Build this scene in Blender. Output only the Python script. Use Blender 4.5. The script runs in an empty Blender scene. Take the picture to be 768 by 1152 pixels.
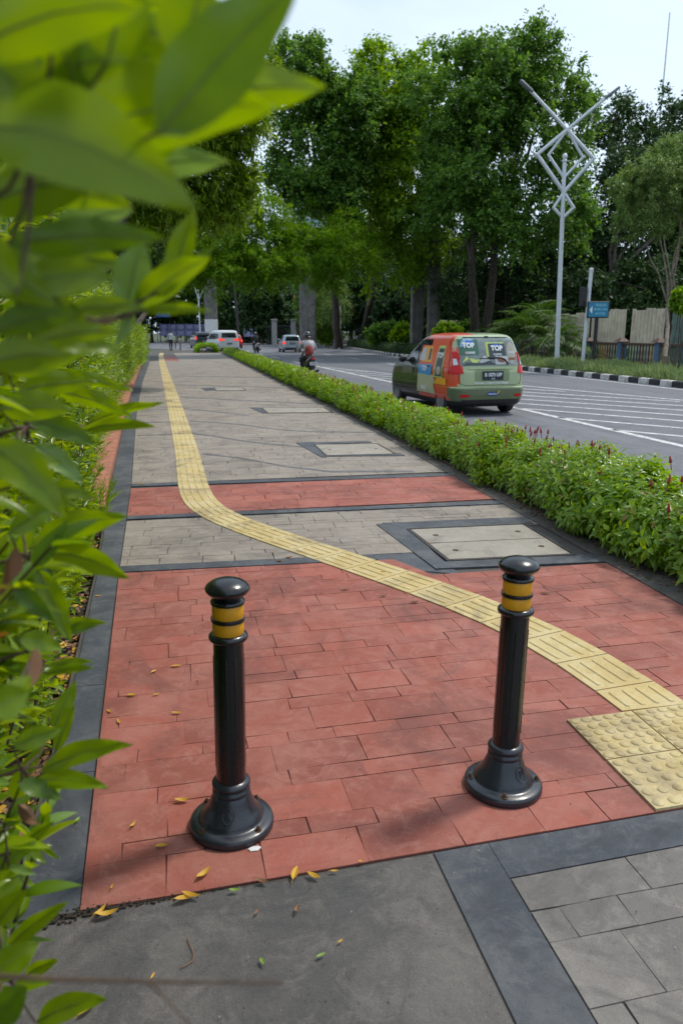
import bpy, bmesh, math, random
import numpy as np
from mathutils import Vector, Matrix
random.seed(7); RS = np.random.RandomState(11)
SC = bpy.context.scene; COL = SC.collection
PI = math.pi
# ------------------------------------------------------------------ camera model
F, CX, CY, HOR, CAMH = 834.0, 384.0, 576.0, 374.0, 1.54
PITCH = math.atan((CY-HOR)/F)
YAW = math.atan2((CX-205)/F, math.cos(PITCH)+math.sin(PITCH)*(CY-HOR)/F)
ROAD = -0.15
def ray(px, py):
    X = (px-CX)/F; Y = (CY-py)/F
    fy = math.cos(PITCH)+Y*math.sin(PITCH); fz = -math.sin(PITCH)+Y*math.cos(PITCH)
    c, s = math.cos(YAW), math.sin(YAW)
    return Vector((X*c+fy*s, -X*s+fy*c, fz))
def G(px, py, z=0.0):                    # ground point seen at a place of the photograph
    r = ray(px, py); t = (z-CAMH)/r.z
    return Vector((r.x*t, r.y*t, z))
def D(px, py, d):                        # point at a given distance along the optical axis
    return Vector((0, 0, CAMH))+ray(px, py)*d
def XAT(px, x, z=0.0):                   # where the column px meets the line x = const
    r = ray(px, HOR); return Vector((x, r.y*x/r.x, z))
def YAT(px, y, z=0.0):
    r = ray(px, HOR); return Vector((r.x*y/r.y, y, z))
# ------------------------------------------------------------------ tags
def tag(o, label=None, cat=None, group=None, kind=None):
    if label: o['label'] = label
    if cat: o['category'] = cat
    if group: o['group'] = group
    if kind: o['kind'] = kind
    return o
def empty(name, loc=(0,0,0), rz=0.0, label=None, cat=None, group=None):
    o = bpy.data.objects.new(name, None); COL.objects.link(o)
    o.location = loc; o.rotation_euler = (0,0,rz); o.empty_display_size = .1
    return tag(o, label, cat, group)
def copy_tree(o, parent=None):
    c = o.copy(); COL.objects.link(c)
    if parent: c.parent = parent
    for ch in list(o.children): copy_tree(ch, c)
    return c
def link(name, me, mats, parent=None, smooth=False):
    if not isinstance(mats, (list, tuple)): mats = [mats]
    for m in mats: me.materials.append(m)
    if smooth: me.shade_smooth()
    o = bpy.data.objects.new(name, me); COL.objects.link(o)
    if parent: o.parent = parent
    return o
# ------------------------------------------------------------------ materials
def nodes(name):
    m = bpy.data.materials.new(name); m.use_nodes = True
    return m, m.node_tree.nodes, m.node_tree.links, m.node_tree.nodes['Principled BSDF']
def mixc(nt, fac, a, b, blend='MIX'):
    n = nt.nodes.new('ShaderNodeMix'); n.data_type = 'RGBA'; n.blend_type = blend
    for sock, v in ((n.inputs[0], fac), (n.inputs[6], a), (n.inputs[7], b)):
        if hasattr(v, 'default_value') or hasattr(v, 'is_linked'): nt.links.new(v, sock)
        elif isinstance(v, (int, float)): sock.default_value = v
        else: sock.default_value = (*v, 1) if len(v) == 3 else v
    return n.outputs[2]
def ramp(nt, fac, lo, hi, a=0.0, b=1.0):
    r = nt.nodes.new('ShaderNodeMapRange'); nt.links.new(fac, r.inputs[0])
    r.inputs[1].default_value = lo; r.inputs[2].default_value = hi
    r.inputs[3].default_value = a; r.inputs[4].default_value = b
    return r.outputs[0]
def noise(nt, scale, detail=4, rough=.6, vec=None, dist=0.0):
    n = nt.nodes.new('ShaderNodeTexNoise'); n.inputs['Scale'].default_value = scale
    n.inputs['Detail'].default_value = detail; n.inputs['Roughness'].default_value = rough
    n.inputs['Distortion'].default_value = dist
    if vec is None:
        g = nt.nodes.new('ShaderNodeTexCoord'); vec = g.outputs['Object']
    nt.links.new(vec, n.inputs['Vector']); return n.outputs[0]
def mat(name, col, rough=.6, metal=0.0, var=.12, scale=8.0, bump=0.0, bscale=60.0, coat=0.0, spec=.5, emit=0.0, trans=0.0):
    m, N, L, b = nodes(name); nt = m.node_tree
    c2 = tuple(max(0, x*(1-var*2)) for x in col); c3 = tuple(min(1, x*(1+var)) for x in col)
    if var > 0:
        f = ramp(nt, noise(nt, scale, 5, .65), .3, .7)
        L.new(mixc(nt, f, c2, c3), b.inputs['Base Color'])
    else: b.inputs['Base Color'].default_value = (*col, 1)
    b.inputs['Roughness'].default_value = rough; b.inputs['Metallic'].default_value = metal
    b.inputs['Specular IOR Level'].default_value = spec
    b.inputs['Coat Weight'].default_value = coat; b.inputs['Coat Roughness'].default_value = .05
    if bump:
        n = N.new('ShaderNodeBump'); n.inputs['Strength'].default_value = bump; n.inputs['Distance'].default_value = .01
        L.new(noise(nt, bscale, 6, .7), n.inputs['Height']); L.new(n.outputs[0], b.inputs['Normal'])
    if emit:
        b.inputs['Emission Color'].default_value = (*col, 1); b.inputs['Emission Strength'].default_value = emit
    return m
def paving(name, col, stain, dusty, tilevar=.16, rough=.75, fine=.25, bump=.35):
    """stamped concrete: every slab its own tone, worn dusty patches, dark stains, fine grit"""
    m, N, L, b = nodes(name); nt = m.node_tree
    geo = N.new('ShaderNodeNewGeometry'); rnd = geo.outputs['Random Per Island']
    k = ramp(nt, rnd, 0, 1, 1-tilevar, 1+tilevar)
    hs = N.new('ShaderNodeHueSaturation'); hs.inputs['Color'].default_value = (*col, 1); L.new(k, hs.inputs['Value'])
    c = hs.outputs[0]
    c = mixc(nt, ramp(nt, noise(nt, 2.3, 6, .7, dist=.6), .45, .68, 0, .7), c, dusty)
    c = mixc(nt, ramp(nt, noise(nt, 9, 10, .8, dist=.9), .50, .61, 0, .6), c, dusty)
    c = mixc(nt, ramp(nt, noise(nt, 1.3, 9, .72, dist=1.4), .50, .63, 0, .7), c, stain)
    c = mixc(nt, ramp(nt, noise(nt, 38, 7, .85), .56, .68, 0, .65), c, stain)
    vs_ = nt.nodes.new('ShaderNodeTexCoord'); ms_ = nt.nodes.new('ShaderNodeMapping'); ms_.inputs['Rotation'].default_value = (0,0,.6); ms_.inputs['Scale'].default_value = (1,7,1)
    L.new(vs_.outputs['Object'], ms_.inputs[0])
    c = mixc(nt, ramp(nt, noise(nt, 16, 9, .85, ms_.outputs[0], 1.5), .56, .66, 0, .4), c, dusty)
    g = ramp(nt, noise(nt, 350, 3, .8), .3, .7, 1-fine, 1+fine)
    v = N.new('ShaderNodeVectorMath'); v.operation = 'SCALE'; L.new(c, v.inputs[0]); L.new(g, v.inputs['Scale'])
    L.new(v.outputs[0], b.inputs['Base Color'])
    L.new(ramp(nt, noise(nt, 12, 5, .7), .3, .7, rough-.14, rough+.1), b.inputs['Roughness'])
    bp = N.new('ShaderNodeBump'); bp.inputs['Strength'].default_value = bump; bp.inputs['Distance'].default_value = .006
    a = N.new('ShaderNodeMath'); a.operation = 'ADD'
    L.new(noise(nt, 20, 10, .8, dist=1.6), a.inputs[0]); L.new(noise(nt, 220, 4, .8), a.inputs[1])
    L.new(a.outputs[0], bp.inputs['Height']); L.new(bp.outputs[0], b.inputs['Normal'])
    return m
def streaked(name, col, rough, var, scale, bump, bscale):
    m = mat(name, col, rough, 0, var, scale, bump, bscale); nt = m.node_tree; b = nt.nodes['Principled BSDF']
    g = nt.nodes.new('ShaderNodeTexCoord'); mp_ = nt.nodes.new('ShaderNodeMapping'); mp_.inputs['Scale'].default_value = (3, 3, .22)
    nt.links.new(g.outputs['Object'], mp_.inputs[0]); src = b.inputs['Base Color'].links[0].from_socket
    nt.links.new(mixc(nt, ramp(nt, noise(nt, 1.6, 7, .75, mp_.outputs[0]), .42, .66, 0, .75), src, tuple(x*.35 for x in col)), b.inputs['Base Color']); return m
def tracked(m, dark, light):
    nt = m.node_tree; b = nt.nodes['Principled BSDF']
    g = nt.nodes.new('ShaderNodeTexCoord'); mp_ = nt.nodes.new('ShaderNodeMapping'); mp_.inputs['Scale'].default_value = (1.1, .05, 1)
    nt.links.new(g.outputs['Object'], mp_.inputs[0]); src = b.inputs['Base Color'].links[0].from_socket
    n = noise(nt, 1.5, 5, .65, mp_.outputs[0])
    c = mixc(nt, ramp(nt, n, .5, .68, 0, .55), src, dark); c = mixc(nt, ramp(nt, n, .46, .3, 0, .5), c, light)
    nt.links.new(c, b.inputs['Base Color']); return m
def dusty(name, col, dust, rough):
    m, N, L, b = nodes(name); nt = m.node_tree
    f = ramp(nt, noise(nt, 14, 8, .75, dist=.8), .52, .78, 0, .5); f2 = ramp(nt, noise(nt, 160, 3, .8), .66, .76, 0, .8)
    c = mixc(nt, f2, mixc(nt, f, col, dust), dust); L.new(c, b.inputs['Base Color'])
    L.new(ramp(nt, noise(nt, 22, 6, .7), .3, .75, rough-.04, rough+.22), b.inputs['Roughness'])
    b.inputs['Coat Weight'].default_value = .25; b.inputs['Coat Roughness'].default_value = .12
    n = N.new('ShaderNodeBump'); n.inputs['Strength'].default_value = .08; n.inputs['Distance'].default_value = .01
    L.new(noise(nt, 70, 5, .7), n.inputs['Height']); L.new(n.outputs[0], b.inputs['Normal']); return m
def leafmat(name, col, col2, trans=.35, rough=.38, tcol=None, old=None, spec=.5):
    m, N, L, b = nodes(name); nt = m.node_tree
    geo = N.new('ShaderNodeNewGeometry'); rnd = geo.outputs['Random Per Island']
    c = mixc(nt, rnd, col, col2)
    if old:
        gt = N.new('ShaderNodeMath'); gt.operation = 'FRACT'; ml = N.new('ShaderNodeMath'); ml.operation = 'MULTIPLY'
        ml.inputs[1].default_value = 37.7; L.new(rnd, ml.inputs[0]); L.new(ml.outputs[0], gt.inputs[0])
        c = mixc(nt, ramp(nt, gt.outputs[0], .965, .985), c, old)
    c = mixc(nt, ramp(nt, noise(nt, 45, 3, .6), .35, .7, 0, .3), c, tuple(x*.7 for x in col))
    L.new(c, b.inputs['Base Color']); b.inputs['Roughness'].default_value = rough
    b.inputs['Specular IOR Level'].default_value = spec
    t = N.new('ShaderNodeBsdfTranslucent')
    hs = N.new('ShaderNodeHueSaturation'); L.new(c, hs.inputs['Color']); hs.inputs['Value'].default_value = 1.5; hs.inputs['Hue'].default_value = .485
    hs.inputs['Saturation'].default_value = 1.1
    L.new(hs.outputs[0], t.inputs['Color'])
    mx = N.new('ShaderNodeMixShader'); mx.inputs[0].default_value = trans
    L.new(b.outputs[0], mx.inputs[1]); L.new(t.outputs[0], mx.inputs[2])
    L.new(mx.outputs[0], N['Material Output'].inputs['Surface'])
    return m
# ------------------------------------------------------------------ mesh builder
class MB:
    def __init__(s): s.v = []; s.f = []; s.m = []
    def add(s, vs, fs, mi=0):
        n = len(s.v); s.v += [tuple(x) for x in vs]; s.f += [tuple(n+i for i in f) for f in fs]; s.m += [mi]*len(fs)
    def box(s, x0, x1, y0, y1, z0, z1, mi=0, M=None):
        vs = [Vector(p) for p in ((x0,y0,z0),(x1,y0,z0),(x1,y1,z0),(x0,y1,z0),(x0,y0,z1),(x1,y0,z1),(x1,y1,z1),(x0,y1,z1))]
        if M: vs = [M@p for p in vs]
        s.add(vs, [(0,3,2,1),(4,5,6,7),(0,1,5,4),(1,2,6,5),(2,3,7,6),(3,0,4,7)], mi)
    def bbox(s, x0, x1, y0, y1, z0, z1, b=.01, mi=0, M=None):     # chamfered box
        xs = [(x0,b),(x0+b,0),(x1-b,0),(x1,b)]
        rings = []
        for z, i in ((z0,b),(z0+b,0),(z1-b,0),(z1,b)):
            X0,X1,Y0,Y1 = x0+i,x1-i,y0+i,y1-i; c = b
            rings.append([(X0+c,Y0,z),(X1-c,Y0,z),(X1,Y0+c,z),(X1,Y1-c,z),(X1-c,Y1,z),(X0+c,Y1,z),(X0,Y1-c,z),(X0,Y0+c,z)])
        vs = [Vector(p) for r in rings for p in r]
        if M: vs = [M@p for p in vs]
        fs = [tuple(range(7,-1,-1)), tuple(range(24,32))]
        for k in range(3):
            for j in range(8): a = k*8+j; c2 = k*8+(j+1)%8; fs.append((a,c2,c2+8,a+8))
        s.add(vs, fs, mi)
    def tube(s, pts, rad, n=8, mi=0, caps=True):
        pts = [Vector(p) for p in pts]
        if not hasattr(rad, '__len__'): rad = [rad]*len(pts)
        vs = []; up = None
        for i, p in enumerate(pts):
            d = (pts[min(i+1, len(pts)-1)]-pts[max(i-1, 0)])
            d = d.normalized() if d.length > 1e-9 else Vector((0,0,1))
            if up is None: up = Vector((0,0,1)) if abs(d.z) < .9 else Vector((1,0,0))
            a = d.cross(up)
            if a.length < 1e-6: a = d.orthogonal()
            a.normalize(); b = a.cross(d).normalized(); up = b
            for k in range(n):
                t = 2*PI*k/n; vs.append(p+(a*math.cos(t)+b*math.sin(t))*rad[i])
        fs = []
        for i in range(len(pts)-1):
            for k in range(n):
                k2 = (k+1)%n; fs.append((i*n+k, (i+1)*n+k, (i+1)*n+k2, i*n+k2))
        if caps: fs.append(tuple(range(n))); fs.append(tuple(range(len(vs)-1, len(vs)-n-1, -1)))
        s.add(vs, fs, mi)
    def lathe(s, prof, n=32, mi=0, M=None, close=True):
        vs = []
        for r, z in prof:
            for k in range(n):
                t = 2*PI*k/n; p = Vector((r*math.cos(t), r*math.sin(t), z)); vs.append(M@p if M else p)
        fs = []
        for i in range(len(prof)-1):
            for k in range(n):
                k2 = (k+1)%n; fs.append((i*n+k, i*n+k2, (i+1)*n+k2, (i+1)*n+k))
        if close: fs.append(tuple(range(n-1,-1,-1))); fs.append(tuple(range(len(vs)-n, len(vs))))
        s.add(vs, fs, mi)
    def ell(s, c, r, n=12, mi=0, M=None):
        vs = []; fs = []; k0 = n//2
        for i in range(k0+1):
            ph = PI*i/k0
            for j in range(n):
                th = 2*PI*j/n
                p = Vector((c[0]+r[0]*math.sin(ph)*math.cos(th), c[1]+r[1]*math.sin(ph)*math.sin(th), c[2]-r[2]*math.cos(ph)))
                vs.append(M@p if M else p)
        for i in range(k0):
            for j in range(n): j2 = (j+1)%n; fs.append((i*n+j, i*n+j2, (i+1)*n+j2, (i+1)*n+j))
        s.add(vs, fs, mi)
    def poly(s, pts, z0, z1, mi=0):                               # flat prism
        n = len(pts); vs = [(p[0],p[1],z0) for p in pts]+[(p[0],p[1],z1) for p in pts]
        fs = [tuple(range(n, 2*n))]+[(i,(i+1)%n,(i+1)%n+n,i+n) for i in range(n)]
        s.add(vs, fs, mi)
    def build(s, name, mats, parent=None, smooth=False, merge=False):
        me = bpy.data.meshes.new(name); me.from_pydata(s.v, [], s.f); me.update()
        if not isinstance(mats, (list, tuple)): mats = [mats]
        o = link(name, me, mats, parent)
        if len(mats) > 1: me.polygons.foreach_set('material_index', s.m)
        if merge:
            bm = bmesh.new(); bm.from_mesh(me); bmesh.ops.remove_doubles(bm, verts=bm.verts, dist=1e-5)
            bmesh.ops.recalc_face_normals(bm, faces=bm.faces); bm.to_mesh(me); bm.free()
        if smooth:
            me.shade_smooth()
            try: me.set_sharp_from_angle(angle=math.radians(smooth if smooth > 1 else 40))
            except Exception: pass
        return o
def scatter(name, tv, tf, pos, X, Y, Z, scl, mats, parent=None, mi=None, smooth=False):
    """template (tv, tf) placed at pos with frame X,Y,Z (N,3) and scale (N,) or (N,3): ONE mesh"""
    tv = np.asarray(tv, float); tf = np.asarray(tf, int); N = len(pos)
    scl = np.asarray(scl, float)
    if scl.ndim == 1: scl = np.repeat(scl[:,None], 3, 1)
    P = (pos[:,None,:] + tv[None,:,0,None]*X[:,None,:]*scl[:,None,0:1] + tv[None,:,1,None]*Y[:,None,:]*scl[:,None,1:2]
         + tv[None,:,2,None]*Z[:,None,:]*scl[:,None,2:3]).reshape(-1,3)
    Fc = (tf[None]+np.arange(N)[:,None,None]*len(tv)).reshape(-1)
    nf = N*len(tf); k = tf.shape[1]
    me = bpy.data.meshes.new(name); me.vertices.add(len(P)); me.vertices.foreach_set('co', P.astype(np.float32).ravel())
    me.loops.add(nf*k); me.loops.foreach_set('vertex_index', Fc.astype(np.int32))
    me.polygons.add(nf); me.polygons.foreach_set('loop_start', (np.arange(nf)*k).astype(np.int32))
    me.polygons.foreach_set('loop_total', np.full(nf, k, np.int32))
    me.update(calc_edges=True); me.validate()
    o = link(name, me, mats, parent, smooth)
    if mi is not None: me.polygons.foreach_set('material_index', np.repeat(mi, len(tf)).astype(np.int32))
    return o
def unit(a): return a/np.maximum(np.linalg.norm(a, axis=-1, keepdims=True), 1e-9)
def frames(axis, hint):
    """Y = leaf axis, Z = leaf normal near hint, X = across"""
    Y = unit(axis); X = unit(np.cross(Y, hint)+1e-6); Z = np.cross(X, Y); return X, Y, Z
def leaf_tpl(n=5, w=.3, fold=.06, curl=.12, tip=.62):
    """pointed leaf of unit length: two half blades folded along a curving midrib"""
    vs = []; fs = []
    for i in range(n+1):
        t = i/n; hw = w*.5*(math.sin(PI*t**.8)**.9 if 0 < t < 1 else 0)*(1-.25*t)
        z = -curl*t*t; vs += [(-hw, t, z+fold*hw/w*2), (0, t, z), (hw, t, z+fold*hw/w*2)]
    for i in range(n):
        a = i*3; fs += [(a, a+1, a+4, a+3), (a+1, a+2, a+5, a+4)]
    return vs, fs
LEAF5 = leaf_tpl(6, .36, .1, .14); LEAF3 = leaf_tpl(3, .36, .08, .12); LEAFN = leaf_tpl(3, .16, .04, .35)
RHOMB = ([(0,0,0),(.32,.45,.05),(0,1,-.1),(-.32,.45,.05)], [(0,1,2,3)])
EXPO = 0.34
# ================================================================== world, light, camera
w = bpy.data.worlds.new('World'); SC.world = w; w.use_nodes = True
nt = w.node_tree; bg = nt.nodes['Background']
sky = nt.nodes.new('ShaderNodeTexSky'); sky.sky_type = 'NISHITA'; sky.sun_disc = False
SUN_AZ = math.atan2(.94, .36)         # clockwise from +Y (away from the camera along the path)
SUN_EL = math.radians(58)
sky.sun_elevation = SUN_EL; sky.sun_rotation = SUN_AZ
sky.air_density = 1.0; sky.dust_density = 2.5; sky.ozone_density = 1.5
tc = nt.nodes.new('ShaderNodeTexCoord')
mp = nt.nodes.new('ShaderNodeMapping'); mp.inputs['Scale'].default_value = (1, 1, 2.6)
nt.links.new(tc.outputs['Generated'], mp.inputs[0])
cl = ramp(nt, noise(nt, 1.6, 6, .6, mp.outputs[0], .4), .32, .72, .55, .97)
SKYG = (6.4, 7.6, 9.0)                # thin bright overcast veil, same units as the sky texture
nt.links.new(mixc(nt, cl, sky.outputs[0], SKYG), bg.inputs['Color'])
bg.inputs['Strength'].default_value = .115
sun = bpy.data.lights.new('sun', 'SUN'); sun.energy = 2.2; sun.angle = math.radians(7.0); sun.color = (1, .95, .87)
so = bpy.data.objects.new('sun', sun); COL.objects.link(so)
sd = Vector((math.sin(SUN_AZ)*math.cos(SUN_EL), math.cos(SUN_AZ)*math.cos(SUN_EL), math.sin(SUN_EL)))
so.rotation_euler = sd.to_track_quat('Z', 'Y').to_euler(); so.location = sd*30
cam = bpy.data.cameras.new('camera'); co = bpy.data.objects.new('camera', cam); COL.objects.link(co); SC.camera = co
co.location = (0, 0, CAMH); co.rotation_euler = (PI/2-PITCH, 0, -YAW)
cam.sensor_fit = 'HORIZONTAL'; cam.sensor_width = 36; cam.lens = F/768*36
cam.clip_start = .03; cam.clip_end = 2500
cam.dof.use_dof = True; cam.dof.focus_distance = 3.9; cam.dof.aperture_fstop = 6.8
SC.view_settings.view_transform = 'Standard'; SC.view_settings.look = 'None'; SC.view_settings.gamma = 1
SC.view_settings.use_curve_mapping = False; SC.view_settings.exposure = EXPO
SC.cycles.use_denoising = True; SC.cycles.max_bounces = 6; SC.cycles.transparent_max_bounces = 6
SC.cycles.sample_clamp_indirect = 6
# ================================================================== materials
M = {}
M['red'] = paving('red_stamped_concrete', (.262,.068,.043), (.14,.045,.033), (.35,.14,.105), .2)
M['red_joint'] = mat('red_joint', (.13,.045,.035), .9)
M['grey'] = paving('grey_stamped_concrete', (.222,.186,.15), (.115,.096,.08), (.30,.258,.21), .12)
M['grey_joint'] = mat('grey_joint', (.075,.066,.058), .9)
M['char'] = paving('charcoal_concrete', (.045,.052,.064), (.024,.026,.03), (.12,.122,.125), .08, .72, .3, .5)
M['dirty'] = paving('dirty_edging', (.085,.075,.066), (.035,.032,.028), (.15,.125,.105), .1, .8, .3, .6)
M['darkline'] = paving('dark_grey_line', (.10,.10,.105), (.06,.06,.065), (.17,.155,.14), .05, .75, .25, .4)  # dark grey tone for the lines across the far paving
M['slab'] = paving('worn_dark_slab', (.115,.107,.101), (.05,.05,.052), (.23,.205,.18), .05, .7, .35, 1.0)
M['slab2'] = paving('near_grey_tiles', (.15,.136,.122), (.065,.062,.06), (.25,.225,.195), .1, .75, .3, .5)
M['yellow'] = paving('yellow_tactile_concrete', (.47,.35,.135), (.17,.125,.07), (.56,.47,.27), .1, .75, .15, .25)
M['lid'] = paving('cement_lid', (.27,.24,.19), (.13,.12,.1), (.33,.3,.25), .08, .8, .2, .3)
M['asphalt'] = paving('asphalt', (.115,.117,.132), (.075,.076,.086), (.15,.15,.162), .02, .8, .4, .6)
tracked(M['asphalt'], (.07,.071,.08), (.165,.165,.17))
M['paint'] = mat('road_paint', (.58,.58,.56), .7, var=.3, scale=7)
M['soil'] = mat('soil', (.045,.032,.022), .95, var=.3, scale=14, bump=1, bscale=40)
M['turf'] = mat('verge_ground', (.05,.065,.025), .95, var=.3, scale=3, bump=.6, bscale=30)
M['terra'] = mat('terracotta_kerb', (.38,.15,.09), .8, var=.2, scale=9, bump=.3)
M['concrete'] = streaked('weathered_concrete', (.2,.19,.175), .85, var=.3, scale=1.4, bump=.4, bscale=12)
M['iron'] = mat('dark_iron', (.06,.055,.05), .7, .3, var=.2, scale=20)
M['rust'] = mat('rusty_bolt', (.09,.045,.025), .8, .2, var=.3, scale=90)
M['black'] = dusty('glossy_black_paint', (.0045,.005,.0065), (.014,.0135,.013), .17)
M['blacks'] = dusty('satin_black_paint', (.012,.015,.022), (.055,.05,.046), .27)
M['amber'] = mat('yellow_band', (.66,.30,.008), .4, var=.07, scale=30)
M['bark'] = mat('bark', (.09,.075,.06), .9, var=.35, scale=6, bump=.8, bscale=25)
M['barkl'] = mat('pale_bark', (.2,.16,.12), .9, var=.3, scale=6, bump=.8, bscale=25)
M['twig'] = mat('twig_bark', (.085,.05,.03), .8, var=.3, scale=60)
M['gstem'] = mat('green_stem', (.12,.17,.03), .6, var=.2, scale=40)
M['steel'] = mat('grey_painted_steel', (.6,.64,.67), .45, .2, var=.06, scale=3)
M['darksteel'] = mat('black_painted_steel', (.015,.016,.018), .5, var=.1)
M['white'] = mat('white_paint', (.7,.7,.68), .6, var=.12, scale=5)
M['rubber'] = mat('rubber', (.018,.018,.02), .8, var=.15, scale=20)
M['alloy'] = mat('alloy', (.35,.36,.38), .35, .8, var=.05)
M['glass'] = mat('dark_glass', (.012,.015,.018), .06, 0, var=0, spec=.9)
M['redlens'] = mat('red_lens', (.5,.004,.006), .28, var=0, coat=.1, spec=.3)
M['clearlens'] = mat('clear_lens', (.5,.52,.55), .12, .2, var=0, coat=.6)
M['brakelit'] = mat('lit_brake_lamp', (.8,.04,.02), .3, var=0, emit=.9)
# ================================================================== geometry helpers for the paving
def clip(poly, a, b, c):                 # keep a*x+b*y<=c
    out = []
    for i in range(len(poly)):
        p, q = poly[i], poly[(i+1)%len(poly)]
        dp, dq = a*p[0]+b*p[1]-c, a*q[0]+b*q[1]-c
        if dp <= 0: out.append(p)
        if (dp < 0 < dq) or (dq < 0 < dp):
            t = dp/(dp-dq); out.append((p[0]+(q[0]-p[0])*t, p[1]+(q[1]-p[1])*t))
    return out
def clip_to(poly, zone):                 # zone convex, counter-clockwise
    for i in range(len(zone)):
        (x0,y0),(x1,y1) = zone[i], zone[(i+1)%len(zone)]
        a, b = (y1-y0), -(x1-x0)
        if len(poly) < 3: return []
        poly = clip(poly, a, b, a*x0+b*y0)
    return poly
def area(p): return .5*sum(p[i][0]*p[(i+1)%len(p)][1]-p[(i+1)%len(p)][0]*p[i][1] for i in range(len(p)))
def ccw(p):
    p = [(q[0], q[1]) for q in p]; return p if area(p) > 0 else p[::-1]
def tiles(mb, zones, ang, heights, lens, gap=.004, z0=.001, z1=.006, seed=1, shift=0):
    rr = random.Random(seed)
    xs = [q[0] for z in zones for q in z]; ys = [q[1] for z in zones for q in z]
    c, s = math.cos(ang), math.sin(ang); x0, x1, y0, y1 = min(xs)-.5, max(xs)+.5, min(ys)-.5, max(ys)+.5
    zones = [ccw(z) for z in zones]; y = y0+shift; i = 0; mx, my = (x0+x1)/2, (y0+y1)/2
    while y < y1:
        h = heights[i%len(heights)]; x = x0-rr.random()*.3; i += 1
        while x < x1:
            l = rr.uniform(*lens)*(1 if h > .12 else .8)
            g = gap*rr.uniform(.2, 1.3)/2
            j = lambda: rr.uniform(-.003, .003)
            q = [(x+g+j(), y+g+j()), (x+l-g+j(), y+g+j()), (x+l-g+j(), y+h-g+j()), (x+g+j(), y+h-g+j())]
            q = [(mx+(u-mx)*c-(v-my)*s, my+(u-mx)*s+(v-my)*c) for u, v in q]
            for z in zones:
                p = clip_to(q, z)
                if len(p) > 2 and abs(area(p)) > 2e-5: mb.poly(p, z0, z1+rr.uniform(-.0004, .0008))
            x += l
        y += h
def ribbon(left, right, z): # quads between two polylines
    mb = MB()
    for i in range(len(left)-1): mb.poly(ccw([left[i], left[i+1], right[i+1], right[i]]), z-.004, z)
    return mb
def interp(pts, y):
    pts = sorted(pts, key=lambda p: p[1])
    if y <= pts[0][1]: a, b = pts[0], pts[1]
    elif y >= pts[-1][1]: a, b = pts[-2], pts[-1]
    else:
        for a, b in zip(pts, pts[1:]):
            if a[1] <= y <= b[1]: break
    t = (y-a[1])/(b[1]-a[1]); return a[0]+(b[0]-a[0])*t
OUT = [tuple(G(*p)[:2]) for p in [(25,1003),(84,768),(111,642),(125,546),(142.6,462),(151.6,431),(165,400)]]
INN = [tuple(G(*p)[:2]) for p in [(93,1023),(119,768),(135,642),(148,546),(154,462),(160,431),(171,400)]]
def xin(y): return interp(INN, y) if y < 38 else interp(INN, 38)-(y-38)*.03
def xout(y): return interp(OUT, y) if y < 38 else xin(y)-.3
def xh(y): return 2.78+.02*y if y < 12 else 3.02-.004*(y-12)       # path edge along the planted strip
def zone_y(ya, yb, step=1.5, xl=None, xr=None):                     # convex quads between border and hedge
    xl = xl or xin; xr = xr or xh; n = max(1, int((yb-ya)/step)); out = []
    for i in range(n):
        a = ya+(yb-ya)*i/n; b = ya+(yb-ya)*(i+1)/n
        out.append([(xl(a), a), (xr(a), a), (xr(b), b), (xl(b), b)])
    return out
# ================================================================== setting
def structure(o): return tag(o, kind='structure')
mb = MB(); mb.add([(-900,-300,-.3),(900,-300,-.3),(900,1500,-.3),(-900,1500,-.3)], [(0,1,2,3)]); structure(mb.build('ground', M['turf']))
mb = MB(); mb.poly([(4.0,-60),(15.3,-60),(15.3,56),(17.4,80),(40,100),(40,150),(-60,150),(-60,84),(-9,84),(0,76),(3.3,62),(4.0,45)], -.2, ROAD); structure(mb.build('road', M['asphalt']))
# lane paint
def rp(px, py): return tuple(G(px, py, ROAD)[:2])
mk = MB()
def stripe(p, q, w0, mbx=mk, z=ROAD+.005):
    p, q = Vector(p), Vector(q); d = (q-p).normalized(); n = Vector((-d.y, d.x))*w0/2
    mbx.poly(ccw([p-n, q-n, q+n, p+n]), z-.004, z)
stripe((7.34,3.0),(7.45,15.55),.15); stripe((7.45,15.55),(7.12,24.4),.15); stripe((7.12,24.4),(6.68,38.5),.15)
for i in range(15):                       # hatching beyond the solid line
    y0 = 7.9+i*2.02
    if y0 > 35: break
    t = float(np.interp(y0, [8,22,26,30,34,36], [11,11,7,4.5,2.2,.6])); x0 = 7.42 if y0 < 16 else 7.42-(y0-16)*.033
    stripe((x0, y0), (x0+.56*t, y0-.83*t), .13)
stripe((13.6,-6),(13.6,13.0),.13); stripe((13.6,13.0),(9.6,27.0),.13); stripe((9.6,27.0),(6.75,37.5),.13)
for y in (42, 51, 60, 70): stripe((6.5-(y-42)*.02,y),(6.45-(y-42)*.02,y+3),.13)
for y in (38, 48, 58): stripe((11.2,y),(11.2,y+3),.13)
for a, b in ((-60,30),(30,62)): stripe((14.75,a),(14.75,b),.12)
structure(mk.build('road_marking', M['paint']))
# pavement body
pl = MB(); YS = [-40, 0, 1.6, 3, 5, 8, 12, 18, 25, 38, 52, 70]
for a, b in zip(YS, YS[1:]):
    pl.poly([(xout(a)-.02,a),(4.05,a),(4.05,b),(xout(b)-.02,b)], -.29, -.002)
structure(pl.build('pavement', M['grey_joint']))
FR0, FR1 = G(93,1027), G(740,915)        # front edge of the red field
def yf(x): return FR0.y+(FR1.y-FR0.y)*(x-FR0.x)/(FR1.x-FR0.x)
R0a, R0b = G(150,645), G(480,628)
def yr(x): return R0a.y+(R0b.y-R0a.y)*(x-R0a.x)/(R0b.x-R0a.x)
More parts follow.
